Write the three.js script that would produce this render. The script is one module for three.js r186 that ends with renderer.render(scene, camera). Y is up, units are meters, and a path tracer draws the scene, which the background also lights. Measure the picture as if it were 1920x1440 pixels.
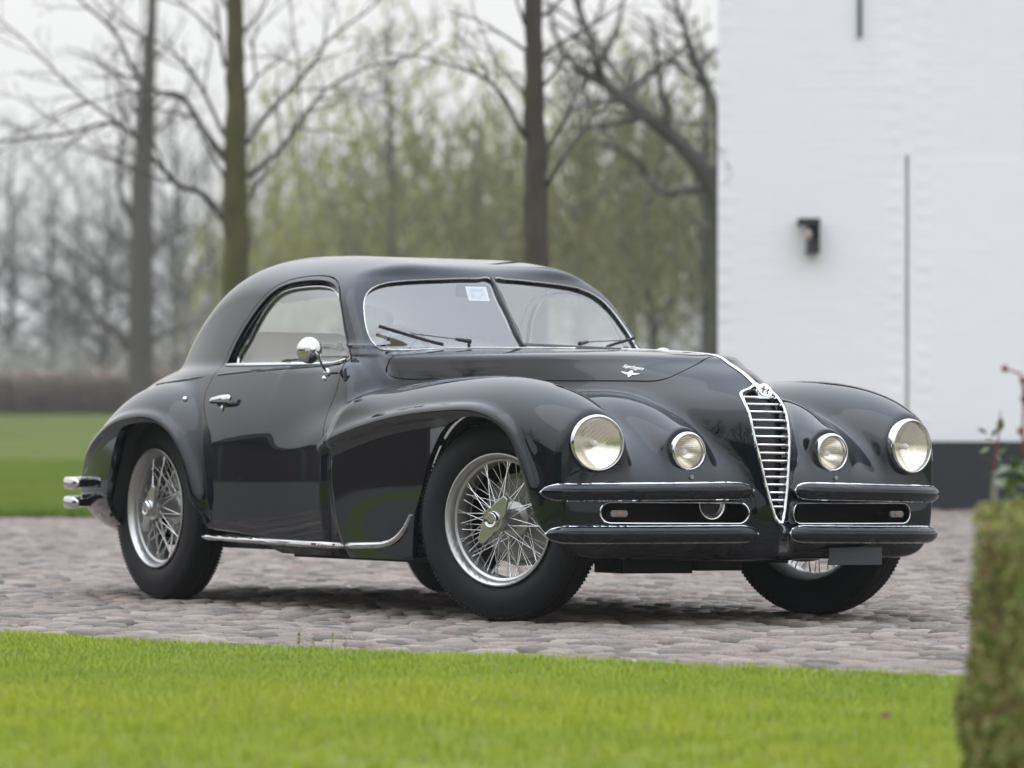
import * as THREE from 'three';
import { mergeGeometries, toCreasedNormals } from 'three/addons/utils/BufferGeometryUtils.js';
import { RoundedBoxGeometry } from 'three/addons/geometries/RoundedBoxGeometry.js';
import { edgeTable, triTable } from 'three/addons/objects/MarchingCubes.js';
import { FontLoader } from 'three/addons/loaders/FontLoader.js';
import { TextGeometry } from 'three/addons/geometries/TextGeometry.js';

// ------------------------------------------------------------------ camera, sky, sun, exposure
const scene = new THREE.Scene();
const V3 = (x, y, z) => new THREE.Vector3(x, y, z);
const EYE = V3(16.41580, 0.76225, 10.53354), YAW = THREE.MathUtils.degToRad(31.015177), PITCH = THREE.MathUtils.degToRad(0.294485);
const FWD = V3(-Math.cos(YAW) * Math.cos(PITCH), Math.sin(PITCH), -Math.sin(YAW) * Math.cos(PITCH));
const RIGHT = FWD.clone().cross(V3(0, 1, 0)).normalize(), UP = RIGHT.clone().cross(FWD);
const FPX = 9854.683;                                        // focal length in pixels of the 1920 px wide photograph
const camera = new THREE.PerspectiveCamera(2 * Math.atan(720 / FPX) * 180 / Math.PI, 4 / 3, 0.5, 3000);
camera.position.copy(EYE);
camera.lookAt(EYE.clone().add(FWD));
camera.focus = 18.8;
camera.userData.fStop = 3.8;

const renderer = new THREE.WebGLRenderer({ antialias: true });
renderer.toneMapping = THREE.LinearToneMapping;
renderer.toneMappingExposure = 0.94;
renderer.shadowMap.enabled = true;

const SUN_DIR = V3(-0.16, 0.87, 0.47).normalize();           // a veiled sun, high on the left
{
  const W = 256, H = 128, data = new Float32Array(W * H * 4);
  for (let j = 0; j < H; j++) {
    const el = ((j + 0.5) / H - 0.5) * Math.PI, s = Math.sin(el);
    for (let i = 0; i < W; i++) {
      const az = ((i + 0.5) / W - 0.5) * 2 * Math.PI, c = Math.cos(el);
      const cosSun = c * Math.cos(az) * SUN_DIR.x + s * SUN_DIR.y + c * Math.sin(az) * SUN_DIR.z;
      const veil = 0.3 * Math.pow(Math.max(0, cosSun), 6);   // brighter cloud round the veiled sun
      const L = s > 0 ? 0.86 + 2.55 * Math.pow(s, 1.2) + veil : 0.35, k = (j * W + i) * 4;
      const b = Math.max(0, s); data[k] = L * (1.01 - 0.12 * b); data[k + 1] = L * (1.0 - 0.015 * b); data[k + 2] = L * (0.975 + 0.19 * b); data[k + 3] = 1;
    }
  }
  const sky = new THREE.DataTexture(data, W, H, THREE.RGBAFormat, THREE.FloatType);
  sky.mapping = THREE.EquirectangularReflectionMapping;
  sky.magFilter = sky.minFilter = THREE.LinearFilter;
  sky.needsUpdate = true;
  scene.background = sky;
  scene.environment = sky;
}
const sun = new THREE.DirectionalLight(new THREE.Color(1, 0.955, 0.88), 0.5);
sun.name = 'sun';
sun.position.copy(SUN_DIR).multiplyScalar(60);
sun.castShadow = true;
sun.shadow.radius = 95;
sun.shadow.mapSize.set(2048, 2048);
Object.assign(sun.shadow.camera, { left: -40, right: 40, top: 40, bottom: -40, near: 1, far: 160 });
scene.add(sun, sun.target);

// ------------------------------------------------------------------ helpers
function rng(seed) { let s = seed >>> 0; return () => { s = (s + 0x6d2b79f5) | 0; let t = Math.imul(s ^ (s >>> 15), 1 | s); t = (t + Math.imul(t ^ (t >>> 7), 61 | t)) ^ t; return ((t ^ (t >>> 14)) >>> 0) / 4294967296; }; }
const lerp = THREE.MathUtils.lerp, clamp = THREE.MathUtils.clamp, sstep = (a, b, x) => { const t = clamp((x - a) / (b - a), 0, 1); return t * t * (3 - 2 * t); };
const at = (u, v, d) => EYE.clone().addScaledVector(FWD, d).addScaledVector(RIGHT, (u - 960) / FPX * d).addScaledVector(UP, -(v - 720) / FPX * d);   // a point seen at a pixel of the photograph, d metres away
function onGround(u, v, y = 0) { const r = FWD.clone().addScaledVector(RIGHT, (u - 960) / FPX).addScaledVector(UP, -(v - 720) / FPX); return EYE.clone().addScaledVector(r, (y - EYE.y) / r.y); }
const used = new Map();
function numbered(name) { const n = used.get(name) ?? 0; used.set(name, n + 1); return n ? `${name}_${String(n).padStart(3, '0')}` : name; }
function shade(o) { o.traverse((m) => { if (m.isMesh) { m.castShadow = true; m.receiveShadow = true; } }); return o; }
function thing(name, label, category, pos = [0, 0, 0], group) {
  const o = new THREE.Group(); o.name = numbered(name); o.position.set(...pos); scene.add(o);
  o.userData = { label, category }; if (group) o.userData.group = group;
  return o;
}
function part(name, geo, mat, parent, kind) {
  const m = new THREE.Mesh(geo, mat); m.name = name; m.castShadow = m.receiveShadow = true; parent.add(m);
  if (kind) m.userData.kind = kind;
  return m;
}
function struct(name, geo, mat) { const m = new THREE.Mesh(geo, mat); m.name = name; m.castShadow = m.receiveShadow = true; m.userData.kind = 'structure'; scene.add(m); return m; }
const col = (r, g, b) => new THREE.Color().setRGB(r, g, b);
const std = (c, roughness = 0.8, o = {}) => new THREE.MeshPhysicalMaterial({ color: col(...c), roughness, metalness: 0, side: THREE.DoubleSide, ...o });
// a value-noise field that tiles
function tileNoise(n, cells, seed, oct = 4, gain = 0.5) {
  const out = new Float32Array(n * n); let amp = 1, tot = 0;
  for (let o = 0, c = cells; o < oct; o++, c *= 2, amp *= gain) {
    const R = rng(seed + o * 97), g = Float32Array.from({ length: c * c }, () => R());
    for (let j = 0; j < n; j++) for (let i = 0; i < n; i++) {
      const x = i / n * c, y = j / n * c, x0 = Math.floor(x), y0 = Math.floor(y), fx = x - x0, fy = y - y0, sx = fx * fx * (3 - 2 * fx), sy = fy * fy * (3 - 2 * fy), x1 = (x0 + 1) % c, y1 = (y0 + 1) % c;
      out[j * n + i] += amp * lerp(lerp(g[y0 * c + x0], g[y0 * c + x1], sx), lerp(g[y1 * c + x0], g[y1 * c + x1], sx), sy);
    }
    tot += amp;
  }
  for (let i = 0; i < n * n; i++) out[i] /= tot;
  return out;
}
function texture(n, fn, srgb = false) {
  const data = new Uint8Array(n * n * 4);
  for (let j = 0; j < n; j++) for (let i = 0; i < n; i++) { const c = fn(i, j, j * n + i), k = (j * n + i) * 4; for (let q = 0; q < 3; q++) data[k + q] = clamp(Math.round((srgb ? (c[q] <= 0.0031308 ? 12.92 * c[q] : 1.055 * Math.pow(clamp(c[q], 0, 1), 1 / 2.4) - 0.055) : c[q]) * 255), 0, 255); data[k + 3] = 255; }
  const t = new THREE.DataTexture(data, n, n, THREE.RGBAFormat); t.wrapS = t.wrapT = THREE.RepeatWrapping; t.magFilter = t.minFilter = THREE.LinearFilter; if (srgb) t.colorSpace = THREE.SRGBColorSpace; t.needsUpdate = true; return t;
}
// tube with a radius per point; returns plain arrays that can be merged
function tube(pts, radii, sides = 6, caps = true) {
  const P = [], N = [], I = [], uv = []; let prev = null, run = 0;
  for (let i = 0; i < pts.length; i++) {
    const t = (i < pts.length - 1 ? pts[i + 1] : pts[i]).clone().sub(i > 0 ? pts[i - 1] : pts[i]).normalize();
    let u = prev ? prev.clone().addScaledVector(t, -prev.dot(t)) : (Math.abs(t.y) < 0.9 ? V3(0, 1, 0) : V3(1, 0, 0)).cross(t);
    u.normalize(); prev = u; if (i) run += pts[i].distanceTo(pts[i - 1]); const v = t.clone().cross(u), r = Array.isArray(radii) ? radii[i] : radii;
    for (let k = 0; k < sides; k++) { const a = k / sides * 2 * Math.PI, n = u.clone().multiplyScalar(Math.cos(a)).addScaledVector(v, Math.sin(a)); N.push(n.x, n.y, n.z); P.push(pts[i].x + n.x * r, pts[i].y + n.y * r, pts[i].z + n.z * r); uv.push(Math.abs(k / sides * 2 - 1) * 1.2, run * 0.8); }
  }
  for (let i = 0; i < pts.length - 1; i++) for (let k = 0; k < sides; k++) { const a = i * sides + k, b = i * sides + (k + 1) % sides; I.push(a, b, a + sides, b, b + sides, a + sides); }
  if (caps) for (const i of [0, pts.length - 1]) { const s = i * sides; for (let k = 1; k < sides - 1; k++) i ? I.push(s, s + k, s + k + 1) : I.push(s, s + k + 1, s + k); }
  return geom(P, I, N, uv);
}
function geom(P, I, N, uv) {
  const g = new THREE.BufferGeometry(); g.setAttribute('position', new THREE.Float32BufferAttribute(P, 3)); g.setIndex(I);
  if (N) g.setAttribute('normal', new THREE.Float32BufferAttribute(N, 3)); else g.computeVertexNormals();
  if (uv) g.setAttribute('uv', new THREE.Float32BufferAttribute(uv, 2));
  return g;
}
function merge(list) { return mergeGeometries(list.map((g) => { const q = g.index ? g.toNonIndexed() : g; for (const k of Object.keys(q.attributes)) if (k !== 'position' && k !== 'normal') q.deleteAttribute(k); return q; })); }
const smooth = (pts, n = 40, closed = false) => new THREE.CatmullRomCurve3(pts, closed, 'centripetal').getPoints(n);
const boxG = (w, h, d, x = 0, y = 0, z = 0, r = 0) => (r ? new RoundedBoxGeometry(w, h, d, 2, r) : new THREE.BoxGeometry(w, h, d)).translate(x, y, z);
scene.fog = new THREE.FogExp2(new THREE.Color().setRGB(0.78, 0.79, 0.78), 0.00045);       // a misty spring morning
// ------------------------------------------------------------------ the coupe's body: one smooth field, meshed, then cut along its shut lines
// car axes: x forward (0 at the front axle), y up, z to the car's right, which is the side seen
function natural(xs, ys) {                                     // natural cubic spline y(x), straight beyond its ends
  const n = xs.length, m = new Float64Array(n), c = new Float64Array(n), d = new Float64Array(n);
  for (let i = 1; i < n - 1; i++) {
    const h0 = xs[i] - xs[i - 1], h1 = xs[i + 1] - xs[i], b = 2 * (h0 + h1) - h0 * c[i - 1], r = 6 * ((ys[i + 1] - ys[i]) / h1 - (ys[i] - ys[i - 1]) / h0);
    c[i] = h1 / b; d[i] = (r - h0 * d[i - 1]) / b;
  }
  for (let i = n - 2; i > 0; i--) m[i] = d[i] - c[i] * m[i + 1];
  const f = (x) => {
    if (x <= xs[0]) { const h = xs[1] - xs[0]; return ys[0] + (x - xs[0]) * ((ys[1] - ys[0]) / h - h * m[1] / 6); }
    if (x >= xs[n - 1]) { const h = xs[n - 1] - xs[n - 2]; return ys[n - 1] + (x - xs[n - 1]) * ((ys[n - 1] - ys[n - 2]) / h + h * m[n - 2] / 6); }
    let i = 0; while (x > xs[i + 1]) i++;
    const h = xs[i + 1] - xs[i], a = (xs[i + 1] - x) / h, b = 1 - a;
    return a * ys[i] + b * ys[i + 1] + ((a * a * a - a) * m[i] + (b * b * b - b) * m[i + 1]) * h * h / 6;
  };
  return f;
}
const spl = (pts) => natural(pts.map((p) => p[0]), pts.map((p) => p[1]));
function outline(pts, per = 8, closed = true) {                // a smooth closed polyline through the points
  const t = [0], p = closed ? [...pts, pts[0], pts[1], pts[2]] : pts, q = closed ? [pts[pts.length - 2], pts[pts.length - 1], ...p] : p;
  for (let i = 1; i < q.length; i++) t.push(t[i - 1] + Math.hypot(q[i][0] - q[i - 1][0], q[i][1] - q[i - 1][1]));
  const fx = natural(t, q.map((a) => a[0])), fy = natural(t, q.map((a) => a[1])), out = [];
  const i0 = closed ? 2 : 0, i1 = closed ? 2 + pts.length : q.length - 1;
  for (let i = i0; i < i1; i++) for (let k = 0; k < per; k++) { const s = lerp(t[i], t[i + 1], k / per); out.push([fx(s), fy(s)]); }
  if (!closed) out.push([fx(t[i1]), fy(t[i1])]);
  return out;
}
function polyDist(poly, x, y) {                                // signed distance, negative inside
  let best = 1e9, inside = false;
  for (let i = 0, j = poly.length - 1; i < poly.length; j = i++) {
    const [ax, ay] = poly[j], [bx, by] = poly[i], ex = bx - ax, ey = by - ay, wx = x - ax, wy = y - ay, t = clamp((wx * ex + wy * ey) / (ex * ex + ey * ey + 1e-12), 0, 1), dx = wx - ex * t, dy = wy - ey * t, d = dx * dx + dy * dy;
    if (d < best) best = d;
    if ((ay > y) !== (by > y) && x < ax + (y - ay) / (by - ay) * ex) inside = !inside;
  }
  return (inside ? -1 : 1) * Math.sqrt(best);
}
function field2(poly, x0, x1, y0, y1, h = 0.012) {             // signed distance on a grid, read back with a cubic B-spline so that it curves smoothly
  const nx = Math.ceil((x1 - x0) / h) + 4, ny = Math.ceil((y1 - y0) / h) + 4, g = new Float32Array(nx * ny);
  for (let j = 0; j < ny; j++) for (let i = 0; i < nx; i++) g[j * nx + i] = polyDist(poly, x0 + (i - 1) * h, y0 + (j - 1) * h);
  return (x, y) => {
    const u = clamp((x - x0) / h + 1, 1, nx - 3.001), v = clamp((y - y0) / h + 1, 1, ny - 3.001), i = Math.floor(u), j = Math.floor(v), s = u - i, t = v - j;
    const a0 = (1 - s) ** 3 / 6, a3 = s * s * s / 6, a1 = 2 / 3 - s * s + s * s * s / 2, a2 = 1 - a0 - a1 - a3, b0 = (1 - t) ** 3 / 6, b3 = t * t * t / 6, b1 = 2 / 3 - t * t + t * t * t / 2, b2 = 1 - b0 - b1 - b3;
    const row = (k) => { const q = (j + k) * nx + i; return a0 * g[q - 1] + a1 * g[q] + a2 * g[q + 1] + a3 * g[q + 2]; };
    return b0 * row(-1) + b1 * row(0) + b2 * row(1) + b3 * row(2);
  };
}
const smin = (a, b, k) => { const h = Math.max(k - Math.abs(a - b), 0) / k; return Math.min(a, b) - h * h * h * k / 6; };
const smax = (a, b, k) => -smin(-a, -b, k);
// two inside depths a, b joined by an elliptical round of radii ra, rb
function rounded(a, b, ra, rb, n = 2) {
  const u = Math.max(0, 1 - a / ra), v = Math.max(0, 1 - b / rb);
  if (u + v < 1e-9) return -Math.min(a, b);
  const un = u ** n, vn = v ** n, q = (un + vn) ** (1 / n), sc = (ra * un + rb * vn) / (un + vn);
  return (q - 1) * sc;
}

// bonnet and nose: at each height the plan is a prow that starts at noseX(y) and widens by hullW behind it
const noseTable = [[1.0035, -1.02], [0.996, -0.57], [0.984, -0.08], [0.969, 0.27], [0.938, 0.405], [0.896, 0.515], [0.846, 0.610], [0.803, 0.682], [0.75, 0.728], [0.68, 0.748], [0.58, 0.757], [0.45, 0.760], [0.34, 0.756], [0.24, 0.742]].reverse();
const noseU = natural(noseTable.map((p) => -Math.log(1.012 - p[0])), noseTable.map((p) => p[1]));
const noseX = (y) => noseU(y < 1.0065 ? -Math.log(1.012 - y) : -Math.log(0.0055) + (y - 1.0065) / 0.0055);
const hullW = spl([[-0.1, -0.11], [0, 0], [0.05, 0.063], [0.1, 0.112], [0.2, 0.187], [0.35, 0.262], [0.5, 0.318], [0.8, 0.405], [1.2, 0.5], [1.6, 0.585], [2.0, 0.66], [3, 0.8]]);
function dHull(x, y, z) {
  const e = 0.002, sq = sstep(0.35, -0.35, x), X = (v) => { const q = noseX(v); return q + 0.20 * sq * sstep(0, 0.45, 0.70 - q); }, t = X(y) - x, phi = z - hullW(t), w1 = (hullW(t + e) - hullW(t - e)) / (2 * e), nx = (X(y + e) - X(y - e)) / (2 * e);
  return smax(smax(phi / Math.sqrt(1 + w1 * w1 + w1 * w1 * nx * nx), -1.6 - x, 0.05), 0.235 - y, 0.05);
}
// cabin body from the cowl to the tail
const sideD = field2(outline([[-1.05, 0.25], [-1.02, 0.6], [-1.04, 0.85], [-1.12, 0.935], [-1.3, 0.951], [-1.8, 0.95], [-2.3, 0.944], [-2.75, 0.945], [-3.1, 0.935], [-3.38, 0.895], [-3.6, 0.82], [-3.77, 0.71], [-3.88, 0.56], [-3.9, 0.42], [-3.82, 0.31], [-3.6, 0.25], [-2.7, 0.235], [-1.8, 0.235]]), -4.2, -0.7, 0.05, 1.15);
const wideD = spl([[-4, 0.36], [-3.8, 0.47], [-3.5, 0.585], [-3.1, 0.68], [-2.7, 0.745], [-2.2, 0.795], [-1.7, 0.808], [-1.2, 0.803], [-0.8, 0.79]]);
const crownA = spl([[-4, 0.3], [-3.4, 0.26], [-2.9, 0.12], [-2.5, 0.06], [-2.2, 0.05], [-1, 0.05]]), crownB = spl([[-4, 0.4], [-3.4, 0.42], [-2.9, 0.22], [-2.5, 0.08], [-2.2, 0.06], [-1, 0.06]]);
function dCabin(x, y, z) {
  const up = Math.max(0, y - 0.58), lo = Math.max(0, 0.5 - y), w = wideD(x) - up * up * lerp(0.72, 0.50, sstep(-1.4, -1.1, x)) - lo * lo * 0.3;
  return rounded(-sideD(x, y), (w - z) * 0.98, Math.max(0.04, crownA(x)), Math.max(0.05, crownB(x)));
}
// glasshouse
const sideG = field2(outline([[-3.10, 0.82], [-3.025, 0.93], [-2.905, 1.05], [-2.755, 1.165], [-2.605, 1.256], [-2.45, 1.327], [-2.27, 1.370], [-2.0, 1.380], [-1.7, 1.371], [-1.45, 1.345], [-1.25, 1.308], [-1.0, 1.24], [-0.75, 1.08], [-0.7, 0.9], [-1.0, 0.8], [-2, 0.78], [-3, 0.78]]), -3.8, -0.5, 0.6, 1.6);
const wideG = spl([[-3.55, 0.25], [-3.3, 0.36], [-3.08, 0.47], [-2.82, 0.575], [-2.47, 0.668], [-2.1, 0.708], [-1.7, 0.712], [-1.3, 0.69], [-1.0, 0.655]]);
const screenD = (x, y, z) => (x - (-1.020 - 0.232 * (Math.hypot(z, 0.03) - 0.03) * (1 - 0.85 * sstep(1.275, 1.37, y)) - 0.915 * (y - 1.0))) / 1.376;
function dGlasshouse(x, y, z) {
  const t = Math.max(0, y - 0.86), w = wideG(x) - 0.17 * t - 0.20 * t * t;
  return smax(rounded(-sideG(x, y), w - z, 0.17, 0.30, 2.15), screenD(x, y, z), 0.06);
}
// front wing
const sideF = field2(outline([[-1.95, 0.60], [-1.7, 0.705], [-1.45, 0.755], [-1.19, 0.800], [-0.9, 0.842], [-0.58, 0.870], [-0.19, 0.884], [0.02, 0.882], [0.2, 0.866], [0.36, 0.837], [0.48, 0.802], [0.58, 0.760], [0.67, 0.70], [0.715, 0.62], [0.72, 0.50], [0.71, 0.38], [0.69, 0.24], [0.60, 0.02], [0.3, -0.02], [-0.6, -0.02], [-1.8, 0.0]]), -2.3, 0.95, -0.1, 1.1);
const outF = spl([[-2.1, 0.74], [-1.7, 0.785], [-1.35, 0.812], [-1.0, 0.838], [-0.6, 0.86], [-0.1, 0.872], [0.15, 0.868], [0.32, 0.855], [0.45, 0.838], [0.56, 0.814], [0.65, 0.785], [0.8, 0.72]]);
const innF = spl([[-2.1, 0.45], [-1.2, 0.46], [-0.5, 0.47], [0, 0.48], [0.3, 0.50], [0.5, 0.524], [0.62, 0.545], [0.8, 0.58]]);
const lipY = spl([[-1.4, 0.56], [-1.3, 0.582], [-1.15, 0.622], [-0.95, 0.665], [-0.7, 0.706], [-0.4, 0.738], [-0.12, 0.752], [0.1, 0.752]]);
function dFront(x, y, z) {
  const a = -sideF(x, y), o = outF(x) - Math.max(0, 0.5 - y) ** 2 * 0.45 - (x < -0.1 ? 0.024 * sstep(-0.1, -0.32, x) * sstep(-1.17, -1.11, x) * sstep(0.0, 0.035, lipY(x) - y) : 0), i = innF(x), hw = (o - i) / 2, b = hw - Math.abs(z - (o + i) / 2);
  return smax(smax(rounded(a, b, 0.175, hw), 0.235 - y, lerp(0.05, 0.17, sstep(0.1, 0.42, x))), (x - 0.588 + 0.17 * (z - 0.678)) * 0.985, 0.035);
}
// rear wing
const sideR = field2(outline([[-2.06, 0.30], [-2.09, 0.5], [-2.15, 0.66], [-2.25, 0.775], [-2.4, 0.850], [-2.57, 0.877], [-2.75, 0.866], [-3.0, 0.806], [-3.22, 0.726], [-3.42, 0.625], [-3.56, 0.52], [-3.61, 0.42], [-3.57, 0.31], [-3.4, 0.245], [-2.7, 0.235], [-2.2, 0.24]]), -3.9, -1.8, 0.05, 1.1);
const outR = spl([[-3.9, 0.42], [-3.65, 0.62], [-3.4, 0.735], [-3.1, 0.82], [-2.8, 0.868], [-2.55, 0.882], [-2.38, 0.876], [-2.25, 0.855], [-2.13, 0.812], [-2.0, 0.75]]);
function dRear(x, y, z) {
  const a = -sideR(x, y), o = outR(x) - Math.max(0, 0.5 - y) ** 2 * 0.5, i = o - 0.42, hw = 0.21, b = hw - Math.abs(z - (o + i) / 2);
  return rounded(a, b, 0.19, hw);
}
// apron between the wings, and the fog lamp pods that swell out of it
const sideA = field2(outline([[-0.9, 0.24], [-0.9, 0.78], [-0.5, 0.80], [0, 0.785], [0.2, 0.759], [0.38, 0.712], [0.5, 0.655], [0.587, 0.582], [0.637, 0.505], [0.655, 0.42], [0.65, 0.33], [0.615, 0.255], [0.5, 0.225], [0, 0.22]]), -1.2, 1.0, 0.05, 1.0);
function dApron(x, y, z) { const q = z / 0.857, bow = -0.035 + 0.05 * z + 0.14 * q * q * q * q; return rounded(-sideA(x + bow, y), 0.835 - z, 0.07, 0.09); }
const podX = spl([[-0.3, 0.085], [0.0, 0.125], [0.2, 0.142], [0.4, 0.128], [0.52, 0.105], [0.60, 0.088], [0.7, 0.06]]), podY = spl([[-0.3, 0.70], [0, 0.69], [0.2, 0.674], [0.4, 0.645], [0.55, 0.618], [0.7, 0.608]]), podZ = spl([[-0.3, 0.40], [0.1, 0.365], [0.4, 0.325], [0.6, 0.31], [0.7, 0.31]]);
function dPod(x, y, z) { if (x < -0.4 || x > 0.75) return 0.3; return smax((Math.hypot(y - podY(x), z - podZ(x)) - podX(x)) * 0.94, x - 0.604, 0.012); }
// raised lips that run round the wheel openings and trail behind them
const lipF = outline([[0.465, 0.41], [0.435, 0.47], [0.375, 0.585], [0.30, 0.680], [0.2, 0.728], [0.06, 0.752], [-0.12, 0.752], [-0.4, 0.738], [-0.7, 0.706], [-0.95, 0.665], [-1.08, 0.637], [-1.16, 0.618]], 6, false);
const lipR = outline([[-2.165, 0.33], [-2.19, 0.42], [-2.24, 0.56], [-2.32, 0.665], [-2.44, 0.716], [-2.62, 0.726], [-2.8, 0.708], [-2.98, 0.664], [-3.15, 0.606], [-3.3, 0.535], [-3.42, 0.45]], 6, false);
function lineDist(poly, x, y) {
  let best = 1e9, s = 0;
  for (let i = 0; i < poly.length - 1; i++) { const [ax, ay] = poly[i], ex = poly[i + 1][0] - ax, ey = poly[i + 1][1] - ay, wx = x - ax, wy = y - ay, t = clamp((wx * ex + wy * ey) / (ex * ex + ey * ey), 0, 1), d = Math.hypot(wx - ex * t, wy - ey * t); if (d < best) { best = d; s = (i + t) / (poly.length - 1); } }
  return [best, s];
}
const under = (poly, x) => { let y = 0; for (let i = 0; i < poly.length - 1; i++) { const a = poly[i], b = poly[i + 1]; if ((a[0] - x) * (b[0] - x) <= 0) y = Math.max(y, lerp(a[1], b[1], (x - a[0]) / (b[0] - a[0] + 1e-9))); } return y; };
function body(x, y, z) {
  const lo = 0.9;
  let d = 1;
  if (x > -1.75) d = dHull(x, y, z);
  if (x < -0.55 && y < 1.15) d = smin(d, dCabin(x, y, z), 0.09);
  if (y < 1.05) {
    if (x > -1.35) d = smin(d, dApron(x, y, z), 0.06);
    if (x > -0.4) d = smin(d, dPod(x, y, z), 0.075);
    if (x > -2.1) {
      let f = dFront(x, y, z);
      if (z > 0.66 && x > -1.5) {
        const [q, s] = lineDist(lipF, x, y), out = Math.max(0.79, outF(x)), r = 0.024 * sstep(1, 0.9, s) * sstep(0, 0.1, s);
        if (q < 0.1) f = smin(f, Math.hypot(q, z - (out - 0.010)) - r, 0.034);
      }
      d = smin(d, f, 0.05);
    }
    if (x < -1.9) {
      let f = dRear(x, y, z);
      if (z > 0.5) { const [q, s] = lineDist(lipR, x, y), r = 0.020 * sstep(1, 0.8, s) * sstep(0, 0.1, s); if (q < 0.1) f = smin(f, Math.hypot(q, z - (outR(x) - 0.010)) - r, 0.04); }
      d = smin(d, f, 0.045);
    }
  }
  if (x < -0.7 && y > 0.75) d = smin(d, dGlasshouse(x, y, z), 0.045);
  return d;
}
// marching cubes over the right half; only blocks near the surface are visited
function meshField(fn, lo, hi, h, reach) {
  const B = 6, n = lo.map((a, i) => Math.ceil((hi[i] - a) / h / B) * B), P = [], I = [], edges = new Map(), S = n[0] + 1, S2 = S * (n[1] + 1), val = new Map();
  const value = (i, j, k) => { const q = i + j * S + k * S2; let v = val.get(q); if (v === undefined) { v = fn(lo[0] + i * h, lo[1] + j * h, lo[2] + k * h); val.set(q, v); } return v; };
  const C = [[0, 0, 0], [1, 0, 0], [1, 1, 0], [0, 1, 0], [0, 0, 1], [1, 0, 1], [1, 1, 1], [0, 1, 1]], E = [[0, 1], [1, 2], [3, 2], [0, 3], [4, 5], [5, 6], [7, 6], [4, 7], [0, 4], [1, 5], [2, 6], [3, 7]];
  const v8 = new Float64Array(8);
  for (let bz = 0; bz < n[2]; bz += B) for (let by = 0; by < n[1]; by += B) for (let bx = 0; bx < n[0]; bx += B) {
    if (Math.abs(fn(lo[0] + (bx + B / 2) * h, lo[1] + (by + B / 2) * h, lo[2] + (bz + B / 2) * h)) > reach) continue;
    for (let k = bz; k < bz + B; k++) for (let j = by; j < by + B; j++) for (let i = bx; i < bx + B; i++) {
      let bits = 0;
      for (let c = 0; c < 8; c++) { v8[c] = value(i + C[c][0], j + C[c][1], k + C[c][2]); if (v8[c] < 0) bits |= 1 << c; }
      const em = edgeTable[bits]; if (!em) continue;
      const id = [];
      for (let e = 0; e < 12; e++) if (em & (1 << e)) {
        const [a, b] = E[e], A = C[a], D = C[b], axis = A[0] !== D[0] ? 0 : A[1] !== D[1] ? 1 : 2, key = ((i + A[0]) + (j + A[1]) * S + (k + A[2]) * S2) * 3 + axis;
        let q = edges.get(key);
        if (q === undefined) { const t = clamp(v8[a] / (v8[a] - v8[b]), 0.03, 0.97); q = P.length / 3; P.push(lo[0] + (i + A[0] + (D[0] - A[0]) * t) * h, lo[1] + (j + A[1] + (D[1] - A[1]) * t) * h, lo[2] + (k + A[2] + (D[2] - A[2]) * t) * h); edges.set(key, q); }
        id[e] = q;
      }
      for (let t = bits * 16; triTable[t] !== -1; t += 3) I.push(id[triTable[t]], id[triTable[t + 2]], id[triTable[t + 1]]);
    }
  }
  return { P, I };
}
function fieldNormals(fn, P, e = 0.003) {
  const N = new Array(P.length);
  for (let i = 0; i < P.length; i += 3) {
    const x = P[i], y = P[i + 1], z = P[i + 2]; let a = fn(x + e, y, z) - fn(x - e, y, z), b = fn(x, y + e, z) - fn(x, y - e, z), c = z < 1e-4 ? 0 : fn(x, y, z + e) - fn(x, y, z - e);
    const l = Math.hypot(a, b, c) || 1; N[i] = a / l; N[i + 1] = b / l; N[i + 2] = c / l;
  }
  return N;
}
// splits {P, N, I} where g = 0: returns [g < 0, g > 0]
function split(m, g) {
  const n = m.P.length / 3, gv = new Float64Array(n);
  for (let i = 0; i < n; i++) { gv[i] = g(m.P[i * 3], m.P[i * 3 + 1], m.P[i * 3 + 2]); if (Math.abs(gv[i]) < 1e-6) gv[i] = 1e-6; }
  const sides = [-1, 1].map((s) => ({ s, P: [], N: [], I: [], rim: new Set(), map: new Map(), cut: new Map() }));
  const vert = (o, i) => { let q = o.map.get(i); if (q === undefined) { q = o.P.length / 3; for (let k = 0; k < 3; k++) { o.P.push(m.P[i * 3 + k]); o.N.push(m.N[i * 3 + k]); } if (m.rim?.has(i)) o.rim.add(q); o.map.set(i, q); } return q; };
  const cross = (o, a, b) => {
    const key = a < b ? a * 4e6 + b : b * 4e6 + a; let q = o.cut.get(key);
    if (q === undefined) { const t = gv[a] / (gv[a] - gv[b]); q = o.P.length / 3; let l = 0; const nn = [0, 1, 2].map((k) => lerp(m.N[a * 3 + k], m.N[b * 3 + k], t)); l = Math.hypot(...nn); for (let k = 0; k < 3; k++) { o.P.push(lerp(m.P[a * 3 + k], m.P[b * 3 + k], t)); o.N.push(nn[k] / l); } o.cut.set(key, q); o.rim.add(q); }
    return q;
  };
  for (let t = 0; t < m.I.length; t += 3) {
    const v = [m.I[t], m.I[t + 1], m.I[t + 2]];
    for (const o of sides) {
      const ins = v.filter((i) => gv[i] * o.s > 0).length;
      if (ins === 3) o.I.push(vert(o, v[0]), vert(o, v[1]), vert(o, v[2]));
      else if (ins) {
        const poly = [];
        for (let k = 0; k < 3; k++) { const a = v[k], b = v[(k + 1) % 3]; if (gv[a] * o.s > 0) poly.push(vert(o, a)); if (gv[a] * gv[b] < 0) poly.push(cross(o, a, b)); }
        for (let k = 1; k < poly.length - 1; k++) o.I.push(poly[0], poly[k], poly[k + 1]);
      }
    }
  }
  return sides;
}
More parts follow.
